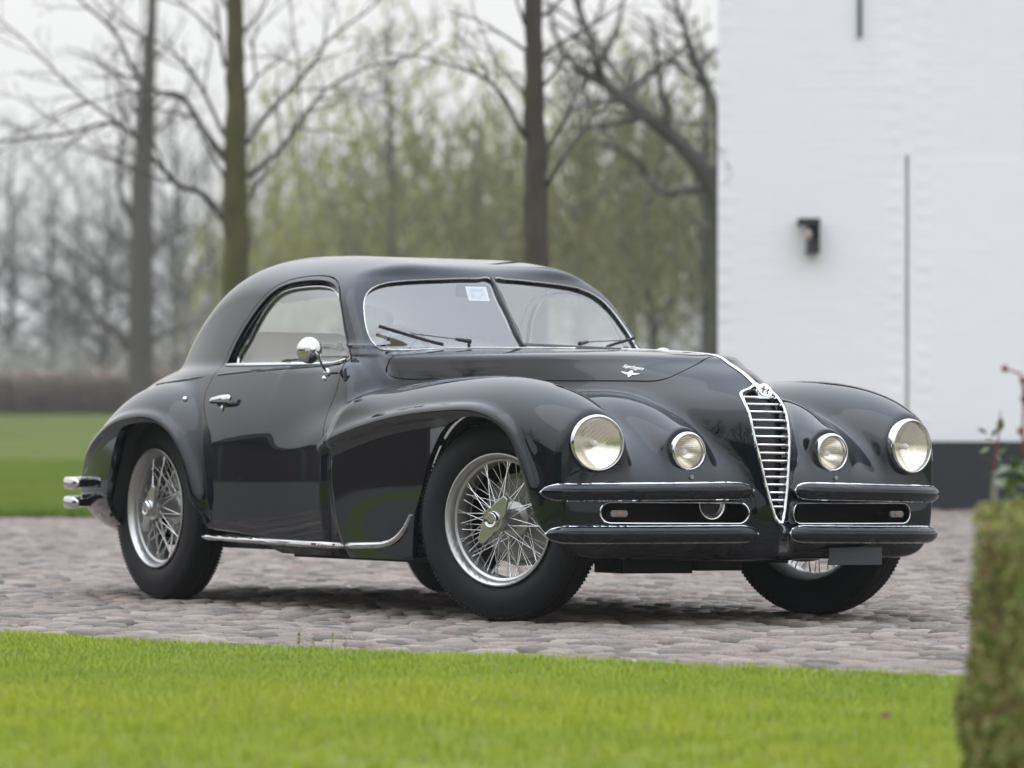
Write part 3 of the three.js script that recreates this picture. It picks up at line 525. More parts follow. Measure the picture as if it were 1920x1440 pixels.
for (const s of [1, -1]) {
  blade('front_bumper', s * 0.086, s * 0.860, 0.476, -0.012);
  blade('front_bumper', s * 0.066, s * 0.846, 0.321, -0.006);
  // bright-edged opening under the lamps
  const v = pgroup('air_intake'), path = []; for (let i = 0; i < 100; i++) { const t = i / 100, L = ventB - ventA, per = 2 * L + 2 * Math.PI * ventH; let d = t * per; let z, y; if (d < L) { z = ventA + d; y = ventC + ventH; } else if ((d -= L) < Math.PI * ventH) { const q = d / ventH; z = ventB + Math.sin(q) * ventH; y = ventC + Math.cos(q) * ventH; } else if ((d -= Math.PI * ventH) < L) { z = ventB - d; y = ventC - ventH; } else { d -= L; const q = d / ventH; z = ventA - Math.sin(q) * ventH; y = ventC - Math.cos(q) * ventH; } path.push(frontSurf(s * z, y, 0.001)); }
  cpart('intake_trim', sweep(path.map((q) => q[0]), path.map((q) => q[1]), roundProfile(0.004, 0.005, 8), 1, 1, true), M.chrome, v);
  cpart('intake_duct', merge([boxG(0.01, 0.13, 0.62, 0.47, ventC, s * 0.38), boxG(0.14, 0.01, 0.62, 0.54, ventC + 0.055, s * 0.38), boxG(0.14, 0.01, 0.62, 0.54, ventC - 0.055, s * 0.38)]), M.dark, v);
  const iz = s * 0.600, ix = findX(0.392, 0.6) - 0.010;
  const turn = pgroup('indicator');
  const pill = (w, h, d) => { const sh = new THREE.Shape(); sh.moveTo(-w + h, -h); sh.lineTo(w - h, -h); sh.quadraticCurveTo(w + h * 0.2, 0, w - h, h); sh.lineTo(-w + h, h); sh.quadraticCurveTo(-w - h * 0.2, 0, -w + h, -h); return new THREE.ExtrudeGeometry(sh, { depth: d, bevelEnabled: true, bevelSize: 0.0015, bevelThickness: 0.002, bevelSegments: 2, curveSegments: 8 }).rotateY(Math.PI / 2 - s * 0.16); };
  cpart('indicator_lens', pill(0.036, 0.0105, 0.008).translate(ix, 0.391, iz), M.clearLens, turn);
  cpart('indicator_amber', pill(0.012, 0.006, 0.003).translate(ix + 0.0085, 0.391, iz + s * 0.0), M.amber, turn);
  cpart('indicator_bracket', boxG(0.10, 0.012, 0.02, ix - 0.05, 0.391, iz), M.dark, turn);
}
{ const h = pgroup('horn'); const hv = [[0, 0.0], [0.03, 0.004], [0.05, 0.012], [0.056, 0.02], [0.054, 0.024], [0.046, 0.018]].map((p) => new THREE.Vector2(...p)); cpart('horn_mouth', new THREE.LatheGeometry(hv, 32).rotateZ(-Math.PI / 2).translate(0.60, 0.425, 0.205), M.satin, h); cpart('horn_grille', new THREE.CircleGeometry(0.045, 24).rotateY(Math.PI / 2).translate(0.609, 0.425, 0.205), M.mesh, h); }
{ const g = cpart('number_plate', boxG(0.006, 0.064, 0.235, 0, 0, 0, 0.002).translate(0.655, 0.238, -0.398), M.plate); }
// script and winged emblem on the bonnet side
{
  const font = await new FontLoader().loadAsync('fonts/droid/droid_serif_bold.typeface.json');
  const place = (geo, x, y) => { const z = findZ(x, y), p = V3(x, y, z), n = nrm(p), ax = V3(-1, 0, 0).addScaledVector(n, n.x).normalize().negate(), up = n.clone().cross(ax); ax.applyAxisAngle(n, 0.15); up.applyAxisAngle(n, 0.15); const mt = new THREE.Matrix4().makeBasis(ax, up, n).setPosition(p.addScaledVector(n, 0.0012)); return geo.applyMatrix4(mt); };
  for (const s of [1, -1]) {
    const em = pgroup('script_emblem');
    const tx = new TextGeometry('Superleggera', { font, size: 0.0148, depth: 0.0006, curveSegments: 3 }); tx.computeBoundingBox(); const w = tx.boundingBox.max.x; tx.translate(-w / 2, 0, 0).scale(0.094 / w, 1, 1).applyMatrix4(new THREE.Matrix4().makeShear(0, 0, 0.25, 0, 0, 0));
    const wing = new THREE.Shape(); wing.moveTo(-0.046, 0.007); wing.quadraticCurveTo(-0.02, 0.005, -0.010, 0.006); wing.lineTo(-0.007, 0.013); wing.lineTo(0, 0.017); wing.lineTo(0.008, 0.012); wing.lineTo(0.010, 0.005); wing.quadraticCurveTo(0.03, 0.005, 0.044, 0.006); wing.quadraticCurveTo(0.03, -0.002, 0.010, -0.003); wing.lineTo(0.004, -0.014); wing.lineTo(-0.003, -0.015); wing.lineTo(-0.008, -0.004); wing.quadraticCurveTo(-0.03, -0.002, -0.046, 0.007);
    const wg = new THREE.ExtrudeGeometry(wing, { depth: 0.001, bevelEnabled: false, curveSegments: 6 });
    const flip = (g) => { if (s < 0) { g.scale(-1, 1, 1); } return g; }, mir = (g) => (s < 0 ? g.scale(1, 1, -1) : g);
    cpart('lettering', mir(place(flip(tx), 0.158, 0.913)), M.white, em); cpart('winged_mark', mir(place(flip(wg), 0.165, 0.894)), M.white, em);
  }
}
// wipers
for (const [s, z0, y0, z1, y1] of [[1, 0.555, 1.075, 0.345, 1.006], [-1, -0.60, 1.05, -0.42, 1.012]]) {
  const g = pgroup('wiper'), pts = []; for (let i = 0; i <= 8; i++) { const z = lerp(z0, z1, i / 8), y = lerp(y0, y1, i / 8), x = findX(y, Math.min(Math.abs(z), 0.585)); pts.push(V3(x + 0.012, y + 0.008, z)); }
  cpart('wiper_blade', sweep(pts, pts.map(() => V3(0.7, 0.7, 0.1)), roundProfile(0.0045, 0.008, 8)), M.seal, g);
  const mid = pts[4].clone(), piv = V3(findX(0.985, 0.27) - 0.01, 1.004, s * 0.25); piv.x = -1.03; piv.y = findY(-1.03, 0.25) + 0.0;
  const top = piv.clone().add(V3(0, 0.022, 0));
  cpart('wiper_arm', merge([tube([top.clone().add(V3(0.01, 0.003, -s * 0.005)), top.clone().add(V3(-0.02, 0.012, s * 0.05))], [0.009, 0.006], 8), tube([top.clone().add(V3(-0.02, 0.012, s * 0.05)), mid.clone().add(V3(0.008, 0.008, 0))], 0.0022, 6), tube([piv.clone().add(V3(0, -0.01, 0)), top], 0.006, 8)]), M.seal, g);
}
// sticker inside the right pane
{ const zc = 0.085, yc = 1.228, P = V3(findX(yc, zc), yc, zc), n = nrm(P), up = V3(0, 1, 0).addScaledVector(n, -n.y).normalize(), ax = up.clone().cross(n), mt = new THREE.Matrix4().makeBasis(ax, up, n).setPosition(P.addScaledVector(n, -0.0125)); cpart('windscreen_sticker', boxG(0.085, 0.075, 0.0006).applyMatrix4(mt), std([1, 1, 1], 0.6, { map: texture(64, (i, j) => { const e = i < 5 || i > 58 || j < 5 || j > 58, bar = j > 40 && j < 52 && i > 12 && i < 52, v = Math.abs(Math.abs(i - 30) * 1.3 - (j - 8)) < 4 && j < 36, sq = i > 10 && i < 20 && j > 10 && j < 34; return e ? [0.40, 0.40, 0.41] : bar || v || sq ? [0.18, 0.19, 0.21] : [0.30, 0.30, 0.31]; }, true) })); }
// sill strip with a hook up behind the front wheel
for (const s of [1, -1]) {
  const ln = [[-2.225, 0.250], [-2.1, 0.2485], [-1.8, 0.246], [-1.5, 0.244], [-1.2, 0.2425], [-0.9, 0.245], [-0.72, 0.250], [-0.60, 0.262], [-0.53, 0.287], [-0.475, 0.325], [-0.435, 0.368]], c = outline(ln, 6, false);
  const zk = []; for (let x = -2.25; x < -0.4; x += 0.15) zk.push([x, findZ(x, 0.275) + 0.003]); const zs = spl(zk), pts = c.map(([x, y]) => V3(x, y, s * zs(x)));
  cpart('sill_strip', sweep(pts, pts.map(() => V3(0, 0.15, s)), roundProfile(0.0125, 0.010, 10), (t) => (t < 0.03 ? 0.55 + t * 15 : lerp(1, 0.45, sstep(0.8, 1, t))), 1), M.chrome);
}
// aerial base and fuel cap on the wings
cpart('aerial_base', merge([new THREE.CylinderGeometry(0.006, 0.009, 0.03, 12).translate(-1.10, findY(-1.10, 0.755) + 0.012, 0.755), new THREE.CylinderGeometry(0.004, 0.004, 0.02, 10).translate(-1.10, findY(-1.10, 0.755) + 0.032, 0.755)]), M.blackPaint);
cpart('side_lamp', new THREE.SphereGeometry(0.012, 12, 10).translate(-2.362, 0.80, findZ(-2.362, 0.80)), M.chrome);
// rear bumpers
for (const y of [0.452, 0.372]) for (const s of [1, -1]) {
  const g = pgroup('rear_bumper'), pts = smooth([V3(-3.17, y, s * 0.855), V3(-3.30, y, s * 0.835), V3(-3.45, y, s * 0.775), V3(-3.57, y, s * 0.675), V3(-3.70, y, s * 0.565), V3(-3.80, y, s * 0.43), V3(-3.87, y, s * 0.25), V3(-3.90, y, s * 0.05)], 40), outs = pts.map((p, i) => { const a = pts[Math.min(i + 1, 40)].clone().sub(pts[Math.max(i - 1, 0)]); return V3(0, 1, 0).cross(a).multiplyScalar(s).normalize(); });
  cpart('blade_edge', sweep(pts, outs, roundProfile(0.026, 0.014, 16, 2.3), (t) => 0.3 + 0.7 * sstep(0, 0.06, t), (t) => 0.3 + 0.7 * sstep(0, 0.06, t)), M.chrome, g);
  cpart('bracket', boxG(0.06, 0.03, 0.10, -3.3, y, s * 0.77), M.blackPaint, g);
}
// underside and wheel wells
{
  cpart('floor_pan', merge([boxG(3.4, 0.05, 0.96, -1.6, 0.225, 0), boxG(1.4, 0.03, 1.46, -1.3, 0.232, 0), boxG(0.20, 0.10, 0.30, 0.08, 0.215, 0.15), boxG(0.22, 0.06, 0.2, 0.10, 0.205, -0.1), boxG(1.5, 0.06, 0.06, -1.3, 0.205, 0.42), boxG(0.08, 0.06, 1.0, 0.0, 0.30, 0), boxG(0.1, 0.08, 1.2, -2.7, 0.34, 0), new THREE.CylinderGeometry(0.03, 0.03, 2.6, 12).rotateZ(Math.PI / 2).translate(-2.2, 0.20, -0.3)]), M.dark);
  for (const s of [1, -1]) for (const [line, name] of [[archF, 'wheel_well'], [archR, 'wheel_well']]) {
    const P = [], I = [], cx = line === archF ? 0.03 : -2.58, pts = line.filter(([, y]) => y > 0.3).map(([x, y]) => [cx + (x - cx) * 1.05, 0.3 + (y - 0.3) * (y > 0.3 ? 1.05 : 1)]);
    const k = pts.length; pts.forEach(([x, y]) => P.push(x, y, s * 0.805, x, y, s * 0.45)); P.push(cx, 0.3, s * 0.45);
    for (let i = 0; i < k - 1; i++) { const a = i * 2; if (Math.hypot(pts[i + 1][0] - pts[i][0], pts[i + 1][1] - pts[i][1]) < 0.3) I.push(a, a + 1, a + 2, a + 1, a + 3, a + 2); I.push(2 * k, a + 1, a + 3); }
    cpart(name, geom(P, I), M.dark);
  }
}
// cabin
{
  const soft = (w, h, d, r) => new RoundedBoxGeometry(w, h, d, 5, r);
  cpart('dashboard', merge([soft(0.16, 0.18, 1.16, 0.05).translate(-1.26, 0.84, 0), soft(0.26, 0.03, 1.0, 0.012).translate(-1.20, 0.935, 0)]), M.grey);
  for (const z of [0.34, -0.34]) { const g = pgroup('seat'); cpart('cushion', soft(0.5, 0.16, 0.5, 0.06).translate(-1.92, 0.50, z), M.cream, g); cpart('backrest', soft(0.14, 0.56, 0.50, 0.065).rotateZ(0.22).translate(-2.22, 0.80, z), M.cream, g); }
  const b = pgroup('rear_bench'); cpart('cushion', soft(0.40, 0.15, 1.05, 0.06).translate(-2.58, 0.55, 0), M.cream, b); cpart('backrest', soft(0.14, 0.40, 0.80, 0.06).rotateZ(0.3).translate(-2.74, 0.73, 0), M.cream, b);
  cpart('cabin_floor', boxG(2.0, 0.02, 1.3, -2.0, 0.40, 0), M.carpet);
  cpart('parcel_shelf', boxG(0.30, 0.02, 0.7, -2.78, 0.93, 0), M.cream);
  const w = pgroup('steering_wheel'), q = new THREE.Quaternion().setFromUnitVectors(V3(0, 0, 1), V3(-0.86, 0.5, 0).normalize()), put = (g) => g.applyQuaternion(q).translate(-1.50, 0.905, 0.36);
  cpart('wheel_rim', put(new THREE.TorusGeometry(0.205, 0.0115, 10, 60)), M.wood, w);
  cpart('wheel_spokes', put(merge([0.3, Math.PI / 2 + 0.0, Math.PI - 0.3, -Math.PI / 2].map((a) => boxG(0.19, 0.012, 0.004, 0.105, 0, -0.01).rotateZ(a)))), M.satin, w);
  cpart('wheel_boss', put(new THREE.SphereGeometry(0.035, 16, 10).scale(1, 1, 0.5)), M.seal, w);
  cpart('steering_column', tube([V3(-1.50, 0.90, 0.36), V3(-1.05, 0.64, 0.36)], 0.02, 10), M.seal, w);
  cpart('rear_view_mirror', soft(0.02, 0.05, 0.16, 0.008).translate(-1.42, 1.235, 0), M.seal);
}
for (const c of car.children) c.rotation.x = ROLL;
// ------------------------------------------------------------------ wire wheels (axis z, the rim's outer face at z = 0)
function makeWheel() {
  const w = new THREE.Group(); w.name = 'wheel';
  const v2 = (a) => a.map((p) => new THREE.Vector2(...p)), lathe = (a, n = 96) => new THREE.LatheGeometry(v2(a), n).rotateX(Math.PI / 2), zc = -0.070;
  const prof = [[0.236, 0.056], [0.243, 0.062], [0.252, 0.070], [0.268, 0.079], [0.290, 0.0845], [0.312, 0.083], [0.328, 0.0785], [0.340, 0.0735], [0.346, 0.0725], [0.354, 0.0665], [0.3625, 0.059], [0.3685, 0.052]];
  const groove = [[0.3700, 0.044], [0.3700, 0.042], [0.364, 0.0405], [0.364, 0.0375], [0.3712, 0.036], [0.3715, 0.022], [0.3655, 0.0205], [0.3655, 0.0175], [0.3720, 0.016], [0.3722, 0.002], [0.366, 0.0015]];
  const all = [...prof, ...groove], full = [...all.map(([r, z]) => [r, zc - z]), ...all.slice().reverse().map(([r, z]) => [r, zc + z])];
  part('tyre', toCreasedNormals(lathe(full, 120), 0.6), M.rubber, w);
  const lug = []; for (let i = 0; i < 140; i++) for (const s of [1, -1]) { const a = i / 140 * 2 * Math.PI + (s > 0 ? 0 : 0.03); const g = boxG(0.0085, 0.006, 0.024).rotateX(-s * 0.70).translate(0, 0.3553, s * 0.0585 + zc).rotateZ(a); lug.push(g); }
  for (let i = 0; i < 150; i++) for (const z of [0.029, -0.029, 0.009, -0.009]) { const a = (i + (z > 0 ? 0.3 : 0)) / 150 * 2 * Math.PI; lug.push(boxG(0.0105, 0.004, 0.0125).rotateY(z * 20).translate(0, 0.3702, z + zc).rotateZ(a)); }
  part('tread', merge(lug), M.rubber, w, 'stuff');
  part('rim', toCreasedNormals(lathe([[0.238, zc + 0.052], [0.2425, 0.001], [0.2440, 0.004], [0.2425, 0.007], [0.238, 0.0075], [0.233, 0.004], [0.2275, -0.004], [0.2235, -0.012], [0.2215, -0.024], [0.2130, -0.028], [0.2110, -0.034], [0.2105, -0.085], [0.2135, -0.095], [0.222, -0.115], [0.238, -0.137], [0.2445, -0.142], [0.240, -0.148], [0.236, -0.144]], 120), 0.5), M.silver, w);
  const spoke = (r0, z0, a0, r1, z1, a1) => { const p = V3(Math.cos(a0) * r0, Math.sin(a0) * r0, z0), q = V3(Math.cos(a1) * r1, Math.sin(a1) * r1, z1), m = p.clone().lerp(q, 0.93); return merge([tube([p, m], 0.0020, 5, false), tube([m, q], 0.003, 5)]); };
  const so = [spoke(0.043, 0.008, 0, 0.2135, -0.030, 0.42), spoke(0.043, 0.004, 0, 0.2135, -0.030, -0.42), spoke(0.062, -0.100, 0, 0.2105, -0.052, 0.60), spoke(0.062, -0.104, 0, 0.2105, -0.052, -0.60), spoke(0.062, -0.096, 0, 0.2105, -0.078, 0.30), spoke(0.062, -0.106, 0, 0.2105, -0.078, -0.30)];
  for (let k = 0; k < 6; k++) for (let i = 0; i < 12; i++) { const s = part('spoke', so[k], M.spoke, w); s.rotation.z = (i + (k % 2 ? 0.5 : 0) + (k > 3 ? 0.25 : 0)) / 12 * 2 * Math.PI; }
  part('hub', toCreasedNormals(lathe([[0.03, 0.024], [0.042, 0.018], [0.046, 0.010], [0.046, 0.0], [0.040, -0.006], [0.040, -0.085], [0.066, -0.092], [0.068, -0.108], [0.05, -0.115]], 40), 0.5), M.silver, w);
  part('brake_drum', toCreasedNormals(lathe([[0.02, -0.108], [0.075, -0.110], [0.085, -0.118], [0.150, -0.122], [0.158, -0.130], ...[0, 1, 2, 3].flatMap((i) => [[0.160, -0.132 - i * 0.012], [0.170, -0.134 - i * 0.012], [0.170, -0.138 - i * 0.012], [0.160, -0.140 - i * 0.012]]), [0.150, -0.185], [0.02, -0.19]], 64), 0.5), M.drum, w);
  const sp = new THREE.Group(); sp.name = 'wheel_nut'; w.add(sp);
  const ear = new THREE.Shape(); ear.absarc(0, 0, 0.040, -0.75, 0.75, false); ear.bezierCurveTo(0.047, 0.030, 0.066, 0.020, 0.083, 0.018); ear.quadraticCurveTo(0.092, 0.010, 0.087, -0.002); ear.bezierCurveTo(0.070, -0.006, 0.050, -0.020, 0.029, -0.0273);
  const earG = () => new THREE.ExtrudeGeometry(ear, { depth: 0.009, bevelEnabled: true, bevelSize: 0.003, bevelThickness: 0.003, bevelSegments: 3, curveSegments: 12 });
  part('nut_ears', merge([earG().translate(0, 0, 0.024), earG().rotateZ(Math.PI).translate(0, 0, 0.024), new THREE.CylinderGeometry(0.040, 0.044, 0.016, 40).rotateX(Math.PI / 2).translate(0, 0, 0.028)]), M.satin, sp);
  part('nut_cap', toCreasedNormals(lathe([[0.0, 0.047], [0.010, 0.0468], [0.019, 0.049], [0.0235, 0.051], [0.0275, 0.047], [0.029, 0.040], [0.029, 0.03]], 40), 0.9), M.chrome, sp);
  sp.scale.set(1.12, 1.12, 1.0);
  return w;
}
{
  const w0 = makeWheel();
  const put = (w, x, z, turn, nut) => { w.position.set(x, 0.3665, z); w.rotation.y = turn; w.children.find((c) => c.name === 'wheel_nut').rotation.z = nut; car.add(w); };
  const st = THREE.MathUtils.degToRad(21.64);
  put(w0, 0.0, 0.7215, st, 0.86);
  put(w0.clone(), 0.0, -0.7215, Math.PI + st + 0.03, 0.4);
  put(w0.clone(), -2.7, 0.7352, 0, 1.05);
  put(w0.clone(), -2.7, -0.7352, Math.PI, 2.2);
}
// ------------------------------------------------------------------ the place, in metres to the right of the view axis (s) and along it (d)
const FH = V3(FWD.x, 0, FWD.z).normalize();
const site = (s, d, y = 0) => V3(EYE.x + FH.x * d + RIGHT.x * s, y, EYE.z + FH.z * d + RIGHT.z * s);
const toSite = (x, z) => [(x - EYE.x) * RIGHT.x + (z - EYE.z) * RIGHT.z, (x - EYE.x) * FH.x + (z - EYE.z) * FH.z];
const rise = (d) => (d > 38 ? 0.66 * sstep(38, 125, d) : 0);
function sheet(s0, s1, d0, d1, n, m, yf, uvScale = 1) {
  const P = [], I = [], uv = [];
  for (let j = 0; j <= m; j++) for (let i = 0; i <= n; i++) { const s = lerp(s0, s1, i / n), d = lerp(d0, d1, j / m), p = site(s, d, yf(s, d)); P.push(p.x, p.y, p.z); uv.push(s * uvScale, d * uvScale); }
  for (let j = 0; j < m; j++) for (let i = 0; i < n; i++) { const a = j * (n + 1) + i; I.push(a, a + 1, a + n + 1, a + 1, a + n + 2, a + n + 1); }
  return geom(P, I, null, uv);
}
const nA = tileNoise(256, 8, 11), nB = tileNoise(256, 32, 12, 3), nC = tileNoise(256, 64, 13, 2);
const noiseAt = (n, x, y) => { const i = ((Math.floor(x) % 256) + 256) % 256, j = ((Math.floor(y) % 256) + 256) % 256, i1 = (i + 1) % 256, j1 = (j + 1) % 256, u = x - Math.floor(x), v = y - Math.floor(y); return lerp(lerp(n[j * 256 + i], n[j * 256 + i1], u), lerp(n[j1 * 256 + i], n[j1 * 256 + i1], u), v); };
// base earth to the horizon
const fieldTex = texture(256, (i, j, k) => { const a = nA[k], b = nB[k]; return [0.018 + 0.085 * a + 0.03 * (b - 0.3), 0.038 + 0.085 * a + 0.03 * (b - 0.3), 0.005 + 0.014 * a]; }, true);
const fieldMat = std([1, 1, 1], 1, { map: fieldTex, specularIntensity: 0.2 });
struct('ground', sheet(-900, 900, -300, 1800, 2, 2, () => -0.12), std([0.10, 0.13, 0.045], 1));
// drive: joint bed, then the setts on it
const bedTex = texture(256, (i, j, k) => { const a = nA[k], b = nC[k]; return [0.07 + 0.05 * a + 0.07 * (b - 0.5), 0.06 + 0.045 * a + 0.06 * (b - 0.5), 0.05 + 0.04 * a + 0.05 * (b - 0.5)]; }, true);
const edgeLine = (s) => 16.02 - 0.955 * s + 0.05 * Math.sin(s * 2.1) + 0.03 * Math.sin(s * 7.3 + 1);      // depth of the lawn's edge
const bedMat = std([1, 1, 1], 0.95, { map: bedTex });
const drive = struct('drive', sheet(-60, 60, -60, 41.2, 2, 2, () => -0.022, 0.7), bedMat);
// house side of the drive, far lawn on the left
struct('far_lawn', sheet(-90, 1.3, 37.6, 150, 30, 60, (s, d) => rise(d) + 0.01, 0.12), fieldMat);
const lawnTex = texture(256, (i, j, k) => { const a = nA[k], b = nB[k]; return [0.085 + 0.06 * a + 0.03 * b, 0.115 + 0.05 * a + 0.03 * b, 0.018 + 0.014 * b]; }, true);
{
  const P = [], I = [], uv = [], n = 160, m = 30;
  for (let j = 0; j <= m; j++) for (let i = 0; i <= n; i++) { const s = lerp(-14, 9, i / n), e = edgeLine(s), d = lerp(-6, e, (j / m) ** 0.5), p = site(s, d, -0.006 + 0.012 * noiseAt(nB, s * 30, d * 30) - (j === m ? 0.03 : 0)); P.push(p.x, p.y, p.z); uv.push(s * 0.5, d * 0.5); }
  for (let j = 0; j < m; j++) for (let i = 0; i < n; i++) { const a = j * (n + 1) + i; I.push(a, a + 1, a + n + 1, a + 1, a + n + 2, a + n + 1); }
  struct('lawn', geom(P, I, null, uv), std([1, 1, 1], 1, { map: lawnTex, specularIntensity: 0.2 }));
}
// ---- setts, laid square to the lawn's edge, so that they run askew to the view
{
  const R = rng(41), shapes = [], mats = [];
  for (let v = 0; v < 6; v++) {                                 // worn, slightly domed stones
    const P = [], I = [], n = 6, w = 0.0385, l = 0.0530, ring = [];
    const jit = () => (R() - 0.5) * 0.007, cx = Array.from({ length: 4 }, jit), cz = Array.from({ length: 4 }, jit);
    const at2 = (u, t) => { const a = (1 - u) * (1 - t), b = u * (1 - t), c = u * t, d = (1 - u) * t; return [lerp(-l, l, u) + a * cx[0] + b * cx[1] + c * cx[2] + d * cx[3], lerp(-w, w, t) + a * cz[0] + b * cz[1] + c * cz[2] + d * cz[3]]; };
    const q = [0, 0.14, 0.5, 0.86, 1];
    for (const t of q) for (const u of q) { const [x, z] = at2(u, t), e = Math.min(u, 1 - u, t, 1 - t); P.push(x, e === 0 ? -0.015 : e < 0.3 ? -0.0010 + (R() - 0.5) * 0.003 : 0.0018 + (R() - 0.5) * 0.002, z); }
    for (let j = 0; j < 4; j++) for (let i = 0; i < 4; i++) { const a = j * 5 + i; I.push(a, a + 5, a + 1, a + 1, a + 5, a + 6); }
    const rim = [0, 1, 2, 3, 4, 9, 14, 19, 24, 23, 22, 21, 20, 15, 10, 5], b0 = P.length / 3;
    for (const r of rim) P.push(P[r * 3] * 1.0, -0.03, P[r * 3 + 2]);
    for (let i = 0; i < 16; i++) { const a = rim[i], b = rim[(i + 1) % 16]; I.push(a, b, b0 + i, b, b0 + (i + 1) % 16, b0 + i); }
    const uv = []; for (let i = 0; i < P.length; i += 3) uv.push(P[i] * 6 + v * 0.37, P[i + 2] * 6 + v * 0.21);
    shapes.push(geom(P, I, null, uv));
  }
  const grain = texture(128, (i, j) => { const a = noiseAt(nB, i * 2, j * 2), b = noiseAt(nC, i * 2 + 31, j * 2); const q = 0.80 + 0.28 * (a - 0.5) + 0.30 * (b - 0.5); return [q, q, q]; }, true);
  const tones = [[0.250, 0.215, 0.190], [0.215, 0.190, 0.172], [0.235, 0.196, 0.168], [0.190, 0.170, 0.155], [0.270, 0.238, 0.212], [0.205, 0.168, 0.142], [0.130, 0.118, 0.108], [0.31, 0.275, 0.245], [0.165, 0.152, 0.142], [0.24, 0.21, 0.19]];
  for (const t of tones) mats.push(std([t[0] * 0.97, t[1] * 0.905, t[2] * 0.845], 0.82, { map: grain, bumpMap: grain, bumpScale: 0.0012 }));
  const list = [], ang = Math.atan2(-0.955, 1);
  const c = Math.cos(ang), s0 = Math.sin(ang);
  for (let j = -340; j < 430; j++) for (let i = -310; i < 310; i++) {
    const a = (i + (j & 1 ? 0.5 : 0)) * 0.111, b = j * 0.0815, s = a * c - b * s0, d = 16.5 + a * s0 + b * c;
    if (d < 14.6 || d > 40.9 || Math.abs(s) > 0.0974 * d + 1.6 || d < edgeLine(s) - 0.06) continue;
    list.push([s + (R() - 0.5) * 0.008, d + (R() - 0.5) * 0.008]);
  }
  const o = new THREE.Object3D(), setm = (k) => {
    const [s, d] = list[k], p = site(s, d, -0.007 + (R() - 0.5) * 0.022); o.position.copy(p); o.rotation.set((R() - 0.5) * 0.12, Math.atan2(-FH.z * s0 - RIGHT.z * c, FH.x * s0 + RIGHT.x * c) + (R() - 0.5) * 0.06 + (R() < 0.5 ? Math.PI : 0), (R() - 0.5) * 0.10); o.scale.set(1 - R() * 0.06, 1, 1 - R() * 0.07); o.updateMatrix();
  };
  list.sort((p, q) => p[1] - q[1]);
  const near = list.filter(([s, d]) => d - edgeLine(s) > -0.02).length;
  let single = 0; const rest = [];
  list.forEach((e, k) => {
    const v = Math.floor(R() * 6), t = Math.floor(R() * tones.length); setm(k);
    if (single < 300 && e[1] - edgeLine(e[0]) > 0.0 && Math.abs(e[0]) < 0.0974 * e[1] + 0.05) { const m = part('sett', shapes[v], mats[t], drive); m.position.copy(o.position); m.rotation.copy(o.rotation); m.scale.copy(o.scale); single++; } else rest.push([v, t, o.matrix.clone()]);
  });
  for (let t = 0; t < tones.length; t++) { const q = rest.filter((r) => r[1] === t); for (const v of [0, 3]) { const z = q.filter((r) => (r[0] < 3) === (v === 0)), im = new THREE.InstancedMesh(shapes[v + (t % 3)], mats[t], z.length); z.forEach((r, i) => im.setMatrixAt(i, r[2])); im.name = 'sett_paving'; im.userData.kind = 'stuff'; im.castShadow = im.receiveShadow = true; drive.add(im); } }
}
